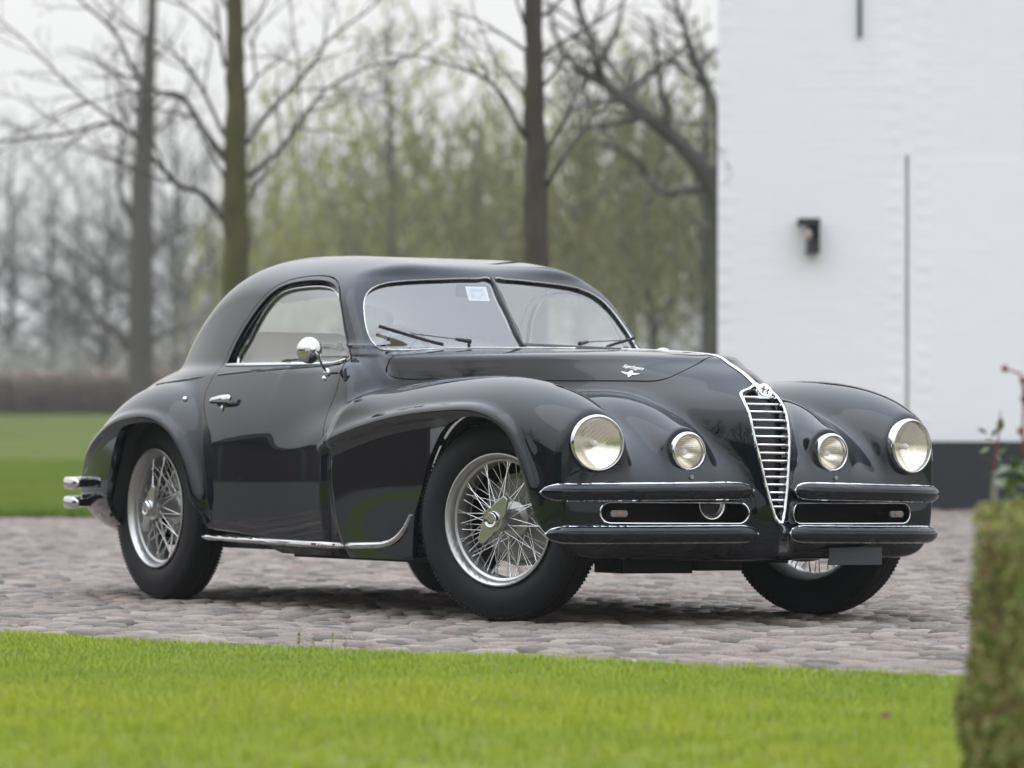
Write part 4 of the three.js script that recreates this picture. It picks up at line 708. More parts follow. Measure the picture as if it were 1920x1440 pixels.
// ---- grass of the near lawn
{
  const R = rng(5), blade = (h, w, lean, turn, x, z) => { const P = [], N = [], I = [], c = Math.cos(turn), s = Math.sin(turn); for (let k = 0; k < 3; k++) { const t = k / 2, hw = w * (1 - t * 0.75) / 2, off = lean * t * t, y = h * t * (1 - 0.25 * lean / h * t); for (const e of [-1, 1]) { P.push(x + c * e * hw - s * off, y, z + s * e * hw + c * off); } } I.push(0, 1, 2, 1, 3, 2, 2, 3, 4, 3, 5, 4); return [P, I]; };
  const tuft = (n, hMax) => { const P = [], I = []; for (let k = 0; k < n; k++) { const h = hMax * (0.5 + 0.5 * R()), [p, i] = blade(h, 0.0022 + R() * 0.0014, h * (0.15 + R() * 0.7), R() * 6.283, (R() - 0.5) * 0.05, (R() - 0.5) * 0.05), o = P.length / 3; P.push(...p); I.push(...i.map((q) => q + o)); } return geom(P, I); };
  const gm = new THREE.MeshPhysicalMaterial({ color: col(1, 1, 1), roughness: 0.55, specularIntensity: 0.35, transmission: 0.4, thickness: 0, side: THREE.DoubleSide });
  const g = thing('lawn_grass', 'short bright green grass of the lawn in front of the drive', 'grass'); g.userData.kind = 'stuff';
  for (let v = 0; v < 3; v++) {
    const list = [];
    for (let k = 0; k < 30000; k++) {
      const s = lerp(-3.3, 2.9, R()), d = lerp(10.2, 18.4, Math.sqrt(R())); if (Math.abs(s) > 0.0974 * d + 1.3) continue;
      const e = edgeLine(s) - d, ragged = 0.05 * (noiseAt(nB, s * 90, 7) - 0.5); if (e < ragged) continue;
      list.push([s, d, e]);
    }
    const im = new THREE.InstancedMesh(tuft(9, 0.034), gm, list.length), o = new THREE.Object3D(), cc = new THREE.Color();
    list.forEach(([s, d, e], i) => {
      const big = noiseAt(nA, s * 22, d * 12), fine = noiseAt(nB, s * 40, d * 26), h = (0.55 + 0.7 * big) * (e < 0.12 ? 1.15 : 1) * (0.75 + R() * 0.5);
      o.position.copy(site(s, d, -0.002)); o.rotation.set(0, R() * 6.283, 0); o.scale.set(1, h, 1); o.updateMatrix(); im.setMatrixAt(i, o.matrix);
      const y = clamp(0.35 + 1.5 * (big - 0.5) + 0.9 * (fine - 0.5) + 0.5 * (R() - 0.5), 0, 1);
      if (R() < 0.05) cc.setRGB(0.40, 0.36, 0.15); else cc.setRGB(lerp(0.24, 0.40, y), lerp(0.33, 0.44, y), lerp(0.022, 0.034, y)); im.setColorAt(i, cc);
    });
    im.name = 'grass_tuft'; im.userData.kind = 'stuff'; im.castShadow = im.receiveShadow = true; g.add(im);
  }
  // small weeds standing up at the edge of the stones
  const wm = std([0.20, 0.24, 0.035], 0.7), sm = std([0.12, 0.10, 0.06], 0.8);
  [[561, 1186, 0.045, 'leftmost of the tiny yellow green weeds at the lawn edge'], [590, 1190, 0.035, 'second tiny yellow green weed from the left at the lawn edge'], [621, 1196, 0.065, 'tallest tiny yellow green weed at the lawn edge, below the door'], [646, 1194, 0.045, 'rightmost of the tiny yellow green weeds at the lawn edge']].forEach(([u, v, h, label], k) => {
    const p = onGround(u, v + 29), t = thing('weed', label, 'weed', [p.x, 0, p.z], 'tiny weeds at the lawn edge'), Q = rng(60 + k), top = V3((Q() - 0.5) * 0.02, h, (Q() - 0.5) * 0.02);
    part('stem', tube([V3(0, 0, 0), V3(top.x * 0.3, h * 0.5, top.z * 0.3), top], [0.0012, 0.001, 0.0008], 5), sm, t);
    const lv = []; for (let i = 0; i < 9; i++) { const y = lerp(0.35, 1.05, i / 8), g2 = new THREE.CircleGeometry(0.005, 6).scale(1, 0.6, 1).translate(0.005, 0, 0).rotateX(-1 + Q()).rotateY(Q() * 6.28).translate(top.x * y, h * y, top.z * y); lv.push(g2); }
    part('leaf', merge(lv), wm, t, 'stuff');
  });
  { const p = onGround(1187, 1262), t = thing('daisy', 'small white daisy in the grass in front of the right front wheel', 'flower', [p.x, 0, p.z]), pet = []; for (let i = 0; i < 12; i++) pet.push(new THREE.CircleGeometry(0.004, 5).scale(1, 0.4, 1).translate(0.006, 0, 0).rotateX(-1.2).rotateY(i / 12 * 6.28).translate(0, 0.036, 0)); part('petal', merge(pet), M.white, t, 'stuff'); part('flower_head', new THREE.SphereGeometry(0.004, 8, 6).translate(0, 0.037, 0), std([0.5, 0.35, 0.03], 0.8), t); part('stem', tube([V3(0, 0, 0), V3(0, 0.036, 0)], 0.0009, 5), gm, t); }
  { const p = onGround(1660, 1364), t = thing('fallen_leaf', 'brown fallen leaf lying in the grass left of the hedge', 'leaf', [p.x, 0.03, p.z]); part('blade', new THREE.CircleGeometry(0.016, 10).scale(1, 0.55, 1).rotateX(-0.7).rotateY(0.5), std([0.10, 0.045, 0.02], 0.8), t); }
}
// ---- rough grass on the near part of the far lawn
{
  const R = rng(66), P = [], I = []; for (let k = 0; k < 40; k++) { const a = R() * 6.283, h = 0.05 * (0.5 + R()), x = (R() - 0.5) * 0.25, z = (R() - 0.5) * 0.25, w = 0.004, o = P.length / 3; P.push(x - w * Math.cos(a), 0, z - w * Math.sin(a), x + w * Math.cos(a), 0, z + w * Math.sin(a), x + (R() - 0.5) * h, h, z + (R() - 0.5) * h); I.push(o, o + 1, o + 2); }
  const list = []; for (let k = 0; k < 9000; k++) { const d = 37.65 + 26 * R() ** 1.6, s = lerp(-0.0974 * d - 2, 1.2, R()); list.push([s, d]); }
  const im = new THREE.InstancedMesh(geom(P, I), new THREE.MeshPhysicalMaterial({ color: col(1, 1, 1), roughness: 0.6, specularIntensity: 0.3, transmission: 0.35, thickness: 0, side: THREE.DoubleSide }), list.length), o = new THREE.Object3D(), cc = new THREE.Color();
  list.forEach(([s, d], i) => { const q = noiseAt(nA, s * 9, d * 5), y = clamp(0.5 + 1.6 * (q - 0.5) + 0.4 * (R() - 0.5), 0, 1); o.position.copy(site(s, d, rise(d) + 0.005)); o.rotation.set(0, R() * 6.283, 0); o.scale.set(1, (d < 38.6 ? 1.6 : 1) * (0.6 + 0.8 * q), 1); o.updateMatrix(); im.setMatrixAt(i, o.matrix); cc.setRGB(lerp(0.16, 0.25, y), lerp(0.25, 0.31, y), lerp(0.034, 0.045, y)); im.setColorAt(i, cc); });
  im.name = 'grass_tuft'; im.castShadow = im.receiveShadow = true; im.userData.kind = 'stuff'; const g = thing('field_grass', 'grass of the far lawn behind the car on the left', 'grass'); g.userData.kind = 'stuff'; g.add(im);
}
// ---- house
{
  const white = texture(256, (i, j, k) => { const q = 0.745 + 0.10 * (nA[k] - 0.5) + 0.06 * (nC[k] - 0.5); return [q, q * 0.995, q * 0.985]; }, true);
  const wallMat = std([1, 1, 1], 0.75, { map: white }), base = std([0.015, 0.015, 0.017], 0.75), D = 40.62;
  const h = thing('white_house', 'whitewashed brick house with a black plinth behind the front of the car', 'house', site(0, D).toArray());
  h.rotation.y = Math.atan2(-RIGHT.z, RIGHT.x);                // local x to the right, local -z away from the camera
  const sx = (u) => (u - 960) / FPX * D, x0 = sx(1347), x1 = sx(1706), x2 = 14, top = 7.5;
  const uvBox = (w, hh, d, x, y, z) => { const g = new THREE.BoxGeometry(w, hh, d).translate(x, y, z), p = g.attributes.position, uv = []; for (let i = 0; i < p.count; i++) uv.push((p.getX(i) + p.getZ(i)) * 0.4, p.getY(i) * 0.4); g.setAttribute('uv', new THREE.Float32BufferAttribute(uv, 2)); return g; };
  const plan = (pts, y0, y1, name) => { const sh = new THREE.Shape(pts.map(([x, z]) => new THREE.Vector2(x, -z))); const g = new THREE.ExtrudeGeometry(sh, { depth: y1 - y0, bevelEnabled: false }).rotateX(-Math.PI / 2).translate(0, y0, 0), p = g.attributes.position, uv = []; for (let i = 0; i < p.count; i++) uv.push((p.getX(i) + p.getZ(i)) * 0.4, p.getY(i) * 0.4); g.setAttribute('uv', new THREE.Float32BufferAttribute(uv, 2)); part(name, g, wallMat, h); };
  const yTop = EYE.y + (770.7 - 290) / FPX * D, gap = 0.024, back = x0 * (D + 6.2) / D + 0.1;
  plan([[x0, -0.12], [x1 - gap, -0.12], [x1 - gap, -0.19], [x1, -0.19], [x1, -0.12], [x2, -0.12], [x2, -6.2], [back, -6.2]], 0, yTop, 'wall');
  plan([[x0, -0.12], [x2, -0.12], [x2, -6.2], [back, -6.2]], yTop + 0.001, top, 'wall');
  // the right half leans out towards its foot
  const yFlush = EYE.y + (770.7 - 290) / FPX * D, foot = 0.016, lean = spl([[0, foot], [0.55, foot], [1.2, foot * 0.97], [yFlush - 1.0, foot * 0.75], [yFlush - 0.3, foot * 0.35], [yFlush - 0.1, 0.003], [yFlush, 0.0012]]);
  { const P = [], I = [], uv = [], n = 24; for (let i = 0; i <= n; i++) { const y = yFlush * i / n, z = -0.12 + lean(y); P.push(x1, y, -0.185, x1, y, z, x2, y, z); uv.push(0, y * 0.4, 0.03, y * 0.4, (x2 - x1) * 0.4, y * 0.4); } for (let i = 0; i < n; i++) for (const k of [0, 1]) { const q = i * 3 + k; I.push(q, q + 1, q + 3, q + 1, q + 4, q + 3); } part('buttress', toCreasedNormals(geom(P, I, null, uv), 0.5), wallMat, h); }
  part('plinth', merge([boxG(x2 - x1 + 0.03, 0.525, 0.10, (x1 + x2) / 2, 0.2625, -0.05), boxG(x1 - x0 - 0.03, 0.52, 0.04, (x0 + x1) / 2 - 0.01, 0.26, -0.10)]), base, h);
  // courses of painted brick, proud of their joints
  const R = rng(77), bg = new RoundedBoxGeometry(0.2165, 0.0625, 0.010, 1, 0.0022), put = [], o = new THREE.Object3D();
  for (let c = 0; c < 75; c++) for (let i = 0; i < 30; i++) {
    const y = 0.56 + c * 0.0665, lft = i * 0.22 + (c & 1 ? 0.11 : 0); if (y > 4.6) continue;
    const x = x0 + 0.11 + lft; if (x > 5.2) continue; const onB = x > x1 + 0.12; if (!onB && x > x1 - 0.12) continue;
    const z = (onB && y < yFlush ? -0.12 + lean(y) : -0.12) - 0.0028;
    o.position.set(x + (R() - 0.5) * 0.004, y, z + (R() - 0.5) * 0.0012); o.rotation.set((R() - 0.5) * 0.010 - (onB && y < yFlush ? Math.atan((lean(y + 0.05) - lean(y - 0.05)) / 0.1) * -1 : 0), (R() - 0.5) * 0.006, (R() - 0.5) * 0.010); o.updateMatrix(); put.push(o.matrix.clone());
  }
  const im = new THREE.InstancedMesh(bg, std([0.75, 0.747, 0.74], 0.75), put.length); put.forEach((m, i) => im.setMatrixAt(i, m)); im.name = 'painted_brick'; im.userData.kind = 'stuff'; im.castShadow = im.receiveShadow = true; h.add(im);
  part('wall_anchor', boxG(0.030, 1.4, 0.035, sx(1614), EYE.y + (770.7 - 68) / FPX * D + 0.7, -0.10, 0.006), std([0.03, 0.06, 0.055], 0.5), h);
  const roof = new THREE.Shape(); roof.moveTo(0.5, top); roof.lineTo(-3.12, top + 3.6); roof.lineTo(-6.8, top); part('roof', new THREE.ExtrudeGeometry(roof, { depth: x2 - x0 + 0.6, bevelEnabled: false }).rotateY(-Math.PI / 2).scale(-1, 1, 1).rotateY(Math.PI).rotateY(Math.PI).translate(x0 - 0.3, 0, 0), std([0.10, 0.045, 0.03], 0.85), h);
  // wall lamp
  const lp = thing('wall_lamp', 'small black wall lamp with a glass front on the white wall', 'lamp', site(sx(1519), D - 0.0).toArray()); lp.rotation.y = h.rotation.y; const ly = EYE.y + (770.7 - 442) / FPX * D, lz = -0.11; lp.position.y = ly;
  const px = 1 / FPX * D, iron = std([0.012, 0.013, 0.014], 0.5);
  part('lamp_cap', boxG(42 * px, 13 * px, 0.16, -2 * px, 26 * px, lz + 0.085, 0.008), iron, lp);
  part('lamp_body', merge([boxG(27 * px, 52 * px, 0.02, 5.5 * px, -6 * px, lz + 0.012, 0.003), boxG(5 * px, 52 * px, 0.10, 16 * px, -6 * px, lz + 0.06, 0.003), boxG(26 * px, 5 * px, 0.11, 5 * px, -30 * px, lz + 0.06, 0.003), boxG(18 * px, 24 * px, 0.10, 8 * px, -18 * px, lz + 0.06, 0.01)]), iron, lp);
  part('lamp_glass', boxG(14 * px, 48 * px, 0.004, -11 * px, -5 * px, lz + 0.12), M.glass, lp);
  part('bulb', new THREE.SphereGeometry(0.03, 14, 10).scale(0.8, 1.3, 0.8).translate(-3 * px, 2 * px, lz + 0.13), std([0.45, 0.36, 0.30], 0.3), lp);
}
// ------------------------------------------------------------------ trees and shrubs
const barkTex = texture(256, (i, j, k) => { const a = noiseAt(nB, i * 1.0, j * 0.25), b = nC[k], m = nA[k], q = 0.55 + 0.7 * (a - 0.25) + 0.5 * (b - 0.5), g = sstep(0.5, 0.62, m); return [q * lerp(1, 0.92, g), q * lerp(0.97, 1.06, g), q * lerp(0.95, 0.62, g)]; }, true), barkBump = texture(256, (i, j, k) => { const q = 0.5 * noiseAt(nB, i, j * 0.25) + 0.5 * nC[k]; return [q, q, q]; });
const bark = (c) => std(c, 0.9, { map: barkTex, bumpMap: barkBump, bumpScale: 0.012 });
const bare = std([0.070, 0.063, 0.054], 0.9);
const BK = { moss: bark([0.110, 0.100, 0.042]), brown: bark([0.080, 0.064, 0.050]), old: bark([0.085, 0.078, 0.060]) };
// grows side twigs on a limb; everything is pushed into list
function sprout(list, pts, r0, r1, R, lvl, o) {
  const n = pts.length - 1, rad = pts.map((_, i) => lerp(r0, r1, (i / n) ** 0.8));
  list.push(tube(pts, rad, r0 > 0.03 ? 8 : r0 > 0.008 ? 5 : 3, false));
  if (lvl <= 0) return;
  const len = pts.reduce((a, p, i) => (i ? a + p.distanceTo(pts[i - 1]) : 0), 0), k = Math.max(2, Math.round(len * o.per[o.per.length - lvl] ?? 3));
  for (let q = 0; q < k; q++) {
    const t = lerp(o.from ?? 0.25, 1, (q + R()) / k), i = Math.min(n - 1, Math.floor(t * n)), p = pts[i].clone().lerp(pts[i + 1], t * n - i), dir = pts[i + 1].clone().sub(pts[i]).normalize();
    const side = V3(R() - 0.5, R() - 0.5, R() - 0.5).cross(dir).normalize(), L = len * lerp(0.22, 0.5, R()) * (1 - t * 0.45), g = dir.clone().multiplyScalar(0.75).addScaledVector(side, 0.75).addScaledVector(V3(0, 1, 0), o.up ?? 0.12).normalize();
    const m = [p]; let c = p.clone(), v = g.clone(), steps = lvl > 1 ? 5 : 3;
    for (let j = 0; j < steps; j++) { v.add(V3(R() - 0.5, R() - 0.5 + (o.sag ?? 0), R() - 0.5).multiplyScalar(0.35)).normalize(); c = c.clone().addScaledVector(v, L / steps); m.push(c); }
    const rr = Math.max(o.min ?? 0.003, rad[i] * 0.55); sprout(list, m, rr, Math.max((o.min ?? 0.003) * 0.7, rr * 0.35), R, lvl - 1, o);
  }
}
// a limb drawn through pixels at its own distance, wandering in depth
function limb(px, d, R, drift = 0) { let z = 0; const q = px.map(([u, v], i) => { z += i ? (R() - 0.5) * 0.5 + drift : 0; return at(u, v, d + z); }); return smooth(q, px.length * 4); }
function tree(name, label, kind, base, trunk, limbs, mats, o, group) {
  const t = thing(name, label, 'tree', base.toArray(), group), R = rng(o.seed), off = (g) => g.translate(-base.x, -base.y, -base.z), list = [];
  part('trunk', off(tube(trunk[0].map((p, i) => p.clone().add(V3(R() - 0.5, 0, R() - 0.5).multiplyScalar(trunk[1][i] * 0.22))), trunk[1].map((r) => r * lerp(0.94, 1.07, R())), 14)), mats[0], t);
  for (const [pts, r] of limbs) sprout(list, pts, r, r * 0.3, R, o.lvl ?? 2, o);
  part('crown', off(merge(list)), mats[1], t);
  return t;
}
{ // nearest tree, left of the car's roof
  const d = 45, R = rng(3), S = d / FPX, L = (...px) => limb(px, d, R), b = onGround(443, 937);
  const trunkPx = [[443, 945, 27], [443, 700, 25], [443, 480, 24.5], [442, 400, 24], [441, 330, 22.5], [443, 250, 21], [442, 150, 18], [441, 60, 16], [440, -60, 14], [440, -260, 11], [438, -420, 7]];
  const limbs = [
    [L([416, 408], [400, 385], [370, 358], [340, 350], [300, 310], [262, 265], [225, 235], [190, 232], [130, 250], [60, 258], [-10, 266], [-60, 262]), 0.0319],
    [L([228, 236], [200, 215], [165, 190], [120, 150], [80, 110], [40, 70], [0, 38], [-50, 5]), 0.0174], [L([167, 190], [140, 198], [100, 215], [50, 240], [0, 262]), 0.0128],
    [L([423, 300], [405, 275], [390, 255], [365, 215], [340, 180], [295, 172], [265, 150], [240, 112], [225, 75], [190, 35], [150, 0], [120, -40]), 0.0319],
    [L([340, 180], [300, 172], [250, 172], [200, 182], [150, 200], [90, 232], [30, 252]), 0.0128],
    [L([419, 252], [405, 222], [395, 200], [375, 160], [355, 130], [340, 112], [325, 100], [300, 82], [250, 60], [200, 20]), 0.0232],
    [L([421, 332], [400, 295], [380, 260], [368, 230], [362, 205]), 0.0174], [L([421, 125], [413, 75], [408, 40], [402, 0], [392, -60]), 0.0203], [L([413, 76], [385, 45], [350, 15], [320, 3], [280, -10], [230, -20]), 0.0162],
    [L([463, 268], [485, 235], [510, 205], [560, 150], [585, 122], [600, 100], [612, 80], [640, 55], [690, 20], [730, -20]), 0.0244],
    [L([465, 332], [490, 310], [510, 295], [535, 268], [555, 240], [575, 210], [600, 180], [620, 162], [650, 145], [700, 122], [760, 110], [820, 70]), 0.0261],
    [L([467, 372], [480, 348], [500, 325], [515, 305], [525, 288]), 0.0174], [L([464, 172], [474, 155], [480, 145], [476, 110], [475, 72], [485, 55], [515, 25], [545, -5]), 0.0174], [L([480, 146], [505, 125], [530, 110], [543, 92], [546, 78], [540, 50]), 0.0116],
    [L([555, 240], [600, 245], [640, 245], [690, 255]), 0.0104], [L([457, 60], [490, 20], [520, -40]), 0.0174], [L([430, 20], [400, -20], [330, -60]), 0.0174],
  ];
  tree('linden_tree', 'young bare tree with mossy green trunk directly behind the car roof', 'tree', b, [smooth(trunkPx.map(([u, v]) => at(u, v, d)), 40), Array.from({ length: 41 }, (_, i) => { const t = i / 40 * (trunkPx.length - 1), k = Math.min(trunkPx.length - 2, Math.floor(t)); return lerp(trunkPx[k][2], trunkPx[k + 1][2], t - k) * S; })], limbs, [BK.moss, bare], { seed: 21, lvl: 3, per: [5, 9, 10], min: 0.0024, up: 0.15 }, 'bare trees on the far lawn');
}
{ // second tree, behind the windscreen
  const d = 39, R = rng(8), S = d / FPX, L = (...px) => limb(px, d, R), b = onGround(1005, 963);
  const trunkPx = [[1004, 975, 26], [1005, 700, 25], [1005, 500, 24.5], [1004, 420, 23], [1006, 330, 21.5], [1003, 240, 19.5], [1002, 150, 18], [1001, 60, 17], [1000, -60, 15], [1000, -250, 11], [1002, -400, 7]];
  const limbs = [
    [L([985, 258], [965, 222], [950, 190], [930, 165], [915, 150], [890, 138], [870, 130], [830, 118], [780, 105], [720, 100]), 0.0203], [L([916, 150], [905, 120], [880, 90], [850, 60]), 0.0116],
    [L([1022, 287], [1045, 250], [1060, 225], [1075, 190], [1090, 160], [1098, 140], [1102, 120], [1120, 60]), 0.0174], [L([1026, 347], [1050, 305], [1075, 270], [1095, 242], [1110, 220], [1125, 210], [1140, 205], [1190, 215], [1250, 226], [1320, 233]), 0.0197],
    [L([985, 46], [975, 20], [962, -20]), 0.0174], [L([1019, 102], [1045, 85], [1070, 70], [1105, 50], [1150, 20], [1180, -10]), 0.0174], [L([986, 95], [950, 70], [900, 40], [840, 20]), 0.0145], [L([1020, 30], [1050, 0], [1090, -40]), 0.0174], [L([1060, 226], [1040, 232], [1020, 250]), 0.0070],
    [L([986, 180], [960, 150], [930, 110], [900, 50], [880, 0]), 0.0128], [L([1020, 160], [1060, 110], [1085, 60], [1090, 0]), 0.0128],
  ];
  tree('linden_tree', 'bare dark trunked tree behind the windscreen, left of the white house', 'tree', b, [smooth(trunkPx.map(([u, v]) => at(u, v, d)), 40), Array.from({ length: 41 }, (_, i) => { const t = i / 40 * (trunkPx.length - 1), k = Math.min(trunkPx.length - 2, Math.floor(t)); return lerp(trunkPx[k][2], trunkPx[k + 1][2], t - k) * S; })], limbs, [BK.brown, bare], { seed: 33, lvl: 3, per: [5, 9, 10], min: 0.0024, up: 0.1 }, 'bare trees on the far lawn');
}
{ // leaning old tree half hidden by the house
  const d = 58, R = rng(14), S = d / FPX, L = (...px) => limb(px, d, R), b = onGround(1334, 885);
  const trunkPx = [[1366, 890, 34], [1360, 640, 28], [1356, 480, 25], [1352, 380, 24]];
  const limbs = [
    [L([1354, 390], [1334, 345], [1300, 295], [1270, 265], [1235, 235], [1200, 210], [1165, 180], [1130, 150], [1118, 110], [1108, 75], [1090, 30], [1075, -20]), 0.125], [L([1350, 400], [1345, 220], [1325, 160], [1300, 110], [1285, 55], [1265, -5], [1255, -60]), 0.066],
    [L([1175, 182], [1215, 145], [1250, 115], [1275, 95], [1290, 78], [1330, 50]), 0.04], [L([1336, 356], [1290, 357], [1240, 360], [1225, 345], [1215, 330], [1200, 305], [1180, 290], [1150, 275], [1120, 265]), 0.05], [L([1215, 330], [1212, 370], [1208, 420]), 0.02], [L([1127, 148], [1090, 130], [1060, 100], [1040, 60], [1030, 0]), 0.05], [L([1122, 118], [1150, 70], [1165, 20], [1170, -30]), 0.045], [L([1305, 120], [1330, 100], [1348, 90]), 0.03], [L([1120, 150], [1090, 140], [1075, 110]), 0.03],
  ];
  tree('old_willow', 'leaning dark old tree whose limbs slant out from behind the white house', 'tree', b, [smooth(trunkPx.map(([u, v]) => at(u, v, d)), 16), Array.from({ length: 17 }, (_, i) => lerp(32, 22, i / 16) * S)], limbs, [BK.old, bare], { seed: 51, lvl: 3, per: [3.4, 5, 6], min: 0.0034, up: 0.05 });
}
// a bare tree grown from nothing, used for the far ones
function bareTree(seed, H, spread, o = {}) {
  const R = rng(seed), trunk = [], rad = [], lean = V3((R() - 0.5) * 0.06, 0, (R() - 0.5) * 0.06), limbs = [];
  for (let i = 0; i <= 12; i++) { const t = i / 12; trunk.push(V3(lean.x * H * t + Math.sin(t * 5 + seed) * 0.012 * H * t, H * 0.93 * t, lean.z * H * t)); rad.push(H * 0.015 * (1 - t) ** 0.85 + 0.012); }
  const n = o.limbs ?? 20; for (let k = 0; k < n; k++) {
    const t = lerp(o.low ?? 0.22, 0.97, (k + R() * 0.6) / n), i = Math.floor(t * 12), p = trunk[i].clone().lerp(trunk[Math.min(12, i + 1)], t * 12 - i), a = k * 2.4 + R(), L = spread * H * lerp(0.52, 0.14, t) * lerp(0.8, 1.2, R()), m = [p]; let c = p.clone(), v = V3(Math.cos(a), lerp(0.55, 1.6, t) * (o.rise ?? 1), Math.sin(a)).normalize();
    for (let j = 0; j < 6; j++) { v.add(V3(R() - 0.5, (R() - 0.4) * 0.7, R() - 0.5).multiplyScalar(0.4)).normalize(); c = c.clone().addScaledVector(v, L / 6); m.push(c); }
    limbs.push([m, rad[i] * 0.42 + 0.01]);
  }
  return [trunk, rad, limbs, R];
}
const farProto = [];
function farTree(k, label, s, d, scale, turn, mats, group, y = rise(d)) {
  const p = site(s, d, y);
  if (!farProto[k]) {
    const [seed, H, spread, o] = [[101, 15, 0.85, { lvl: 2, per: [2.4, 3.2], min: 0.010, limbs: 26, low: 0.16 }], [102, 15, 1.0, { lvl: 2, per: [2.4, 3.2], min: 0.010, limbs: 26, low: 0.12, rise: 0.7 }], [103, 15, 0.72, { lvl: 2, per: [2.4, 3.2], min: 0.010, limbs: 30, low: 0.1, rise: 1.3 }]][k];
    const [trunk, rad, limbs, R] = bareTree(seed, H, spread, o), list = []; for (const [m, r] of limbs) sprout(list, m, r, r * 0.3, R, o.lvl, o);
    farProto[k] = [tube(trunk, rad, 9), merge(list)];
  }
  const t = thing('bare_tree', label, 'tree', p.toArray(), group); t.rotation.y = turn; t.scale.setScalar(scale);
  part('trunk', farProto[k][0], mats[0], t); part('crown', farProto[k][1], mats[1], t);
  return t;
}
{ // hazy tree on the left, with its own trunk drawn through the photograph's
  const d = 92, R = rng(18), S = d / FPX, L = (...px) => limb(px, d, R, 0.1), b = site((265 - 960) * S, d, rise(d));
  const trunkPx = [[265, 800, 27], [265, 660, 25], [264, 520, 23], [265, 400, 21], [270, 300, 19], [275, 200, 16], [280, 100, 12], [286, 0, 9], [288, -120, 7]];
  const limbs = [[L([244, 648], [215, 620], [180, 590], [160, 560], [120, 530], [60, 510]), 0.10], [L([285, 640], [310, 625], [360, 610], [400, 600]), 0.06], [L([247, 410], [228, 370], [222, 335], [226, 280], [232, 220], [215, 150]), 0.08], [L([262, 330], [220, 300], [160, 280], [90, 270]), 0.05], [L([275, 260], [320, 220], [350, 170], [370, 110]), 0.05], [L([270, 200], [230, 150], [180, 110], [120, 90]), 0.04], [L([280, 120], [320, 80], [350, 30]), 0.035], [L([280, 90], [240, 40], [200, 0]), 0.035], [L([255, 560], [200, 520], [130, 470], [70, 440]), 0.06], [L([280, 470], [330, 440], [380, 420]), 0.05], [L([255, 470], [200, 430], [150, 410]), 0.05]];
  tree('tall_tree', 'hazy tall bare tree on the left whose low limb reaches left', 'tree', b, [smooth(trunkPx.map(([u, v]) => at(u, v, d)), 30), Array.from({ length: 31 }, (_, i) => { const t = i / 30 * 8, k = Math.min(7, Math.floor(t)); return lerp(trunkPx[k][2], trunkPx[k + 1][2], t - k) * S; })], limbs, [bare, bare], { seed: 71, lvl: 3, per: [2, 3, 4], min: 0.006, up: 0.1 });
}
{ // the grey wood behind
  const px = (u, d) => (u - 960) / FPX * d, spots = [[0, -40, 150, 0.62, 'leftmost hazy bare tree of the far wood'], [1, 95, 165, 0.60, 'broad hazy bare tree standing at the left behind the brown bank'], [2, 190, 140, 0.50, 'slim hazy tree just left of the tall hazy trunk'], [1, 330, 150, 0.66, 'hazy bare tree between the two left trunks'], [0, 405, 170, 0.62, 'far hazy tree left of the mossy trunk'], [0, 520, 135, 0.50, 'hazy tree right of the mossy trunk'], [2, 585, 160, 0.62, 'dense grey tree far behind the car roof'], [1, 660, 150, 0.55, 'hazy twiggy tree left of the first willow'], [1, 20, 200, 0.8, 'tall faint tree far back at the left edge'], [0, 250, 210, 0.85, 'tall faint tree far back behind the hazy trunk'], [2, 470, 205, 0.85, 'tall faint tree far back behind the mossy trunk'], [0, 740, 190, 0.8, 'tall faint tree far back behind the first willow'], [1, 900, 170, 0.7, 'tall faint tree far back left of the dark trunk'], [0, 1090, 160, 0.7, 'faint tree far back right of the dark trunk'], [2, 1230, 150, 0.66, 'faint bare tree far back near the white house'], [1, 1320, 180, 0.8, 'faint tree far back at the corner of the white house'], [0, 570, 215, 0.9, 'faintest tall tree in the middle of the far wood'], [1, 150, 185, 0.66, 'low hazy tree far back left of the tall hazy trunk'], [2, 350, 240, 0.9, 'faintest tree far back between the left trunks']];
  spots.forEach(([k, u, d, sc, label], i) => farTree(k, label, px(u, d), d, sc, i * 1.7, [bare, bare], 'hazy trees of the far wood'));
}
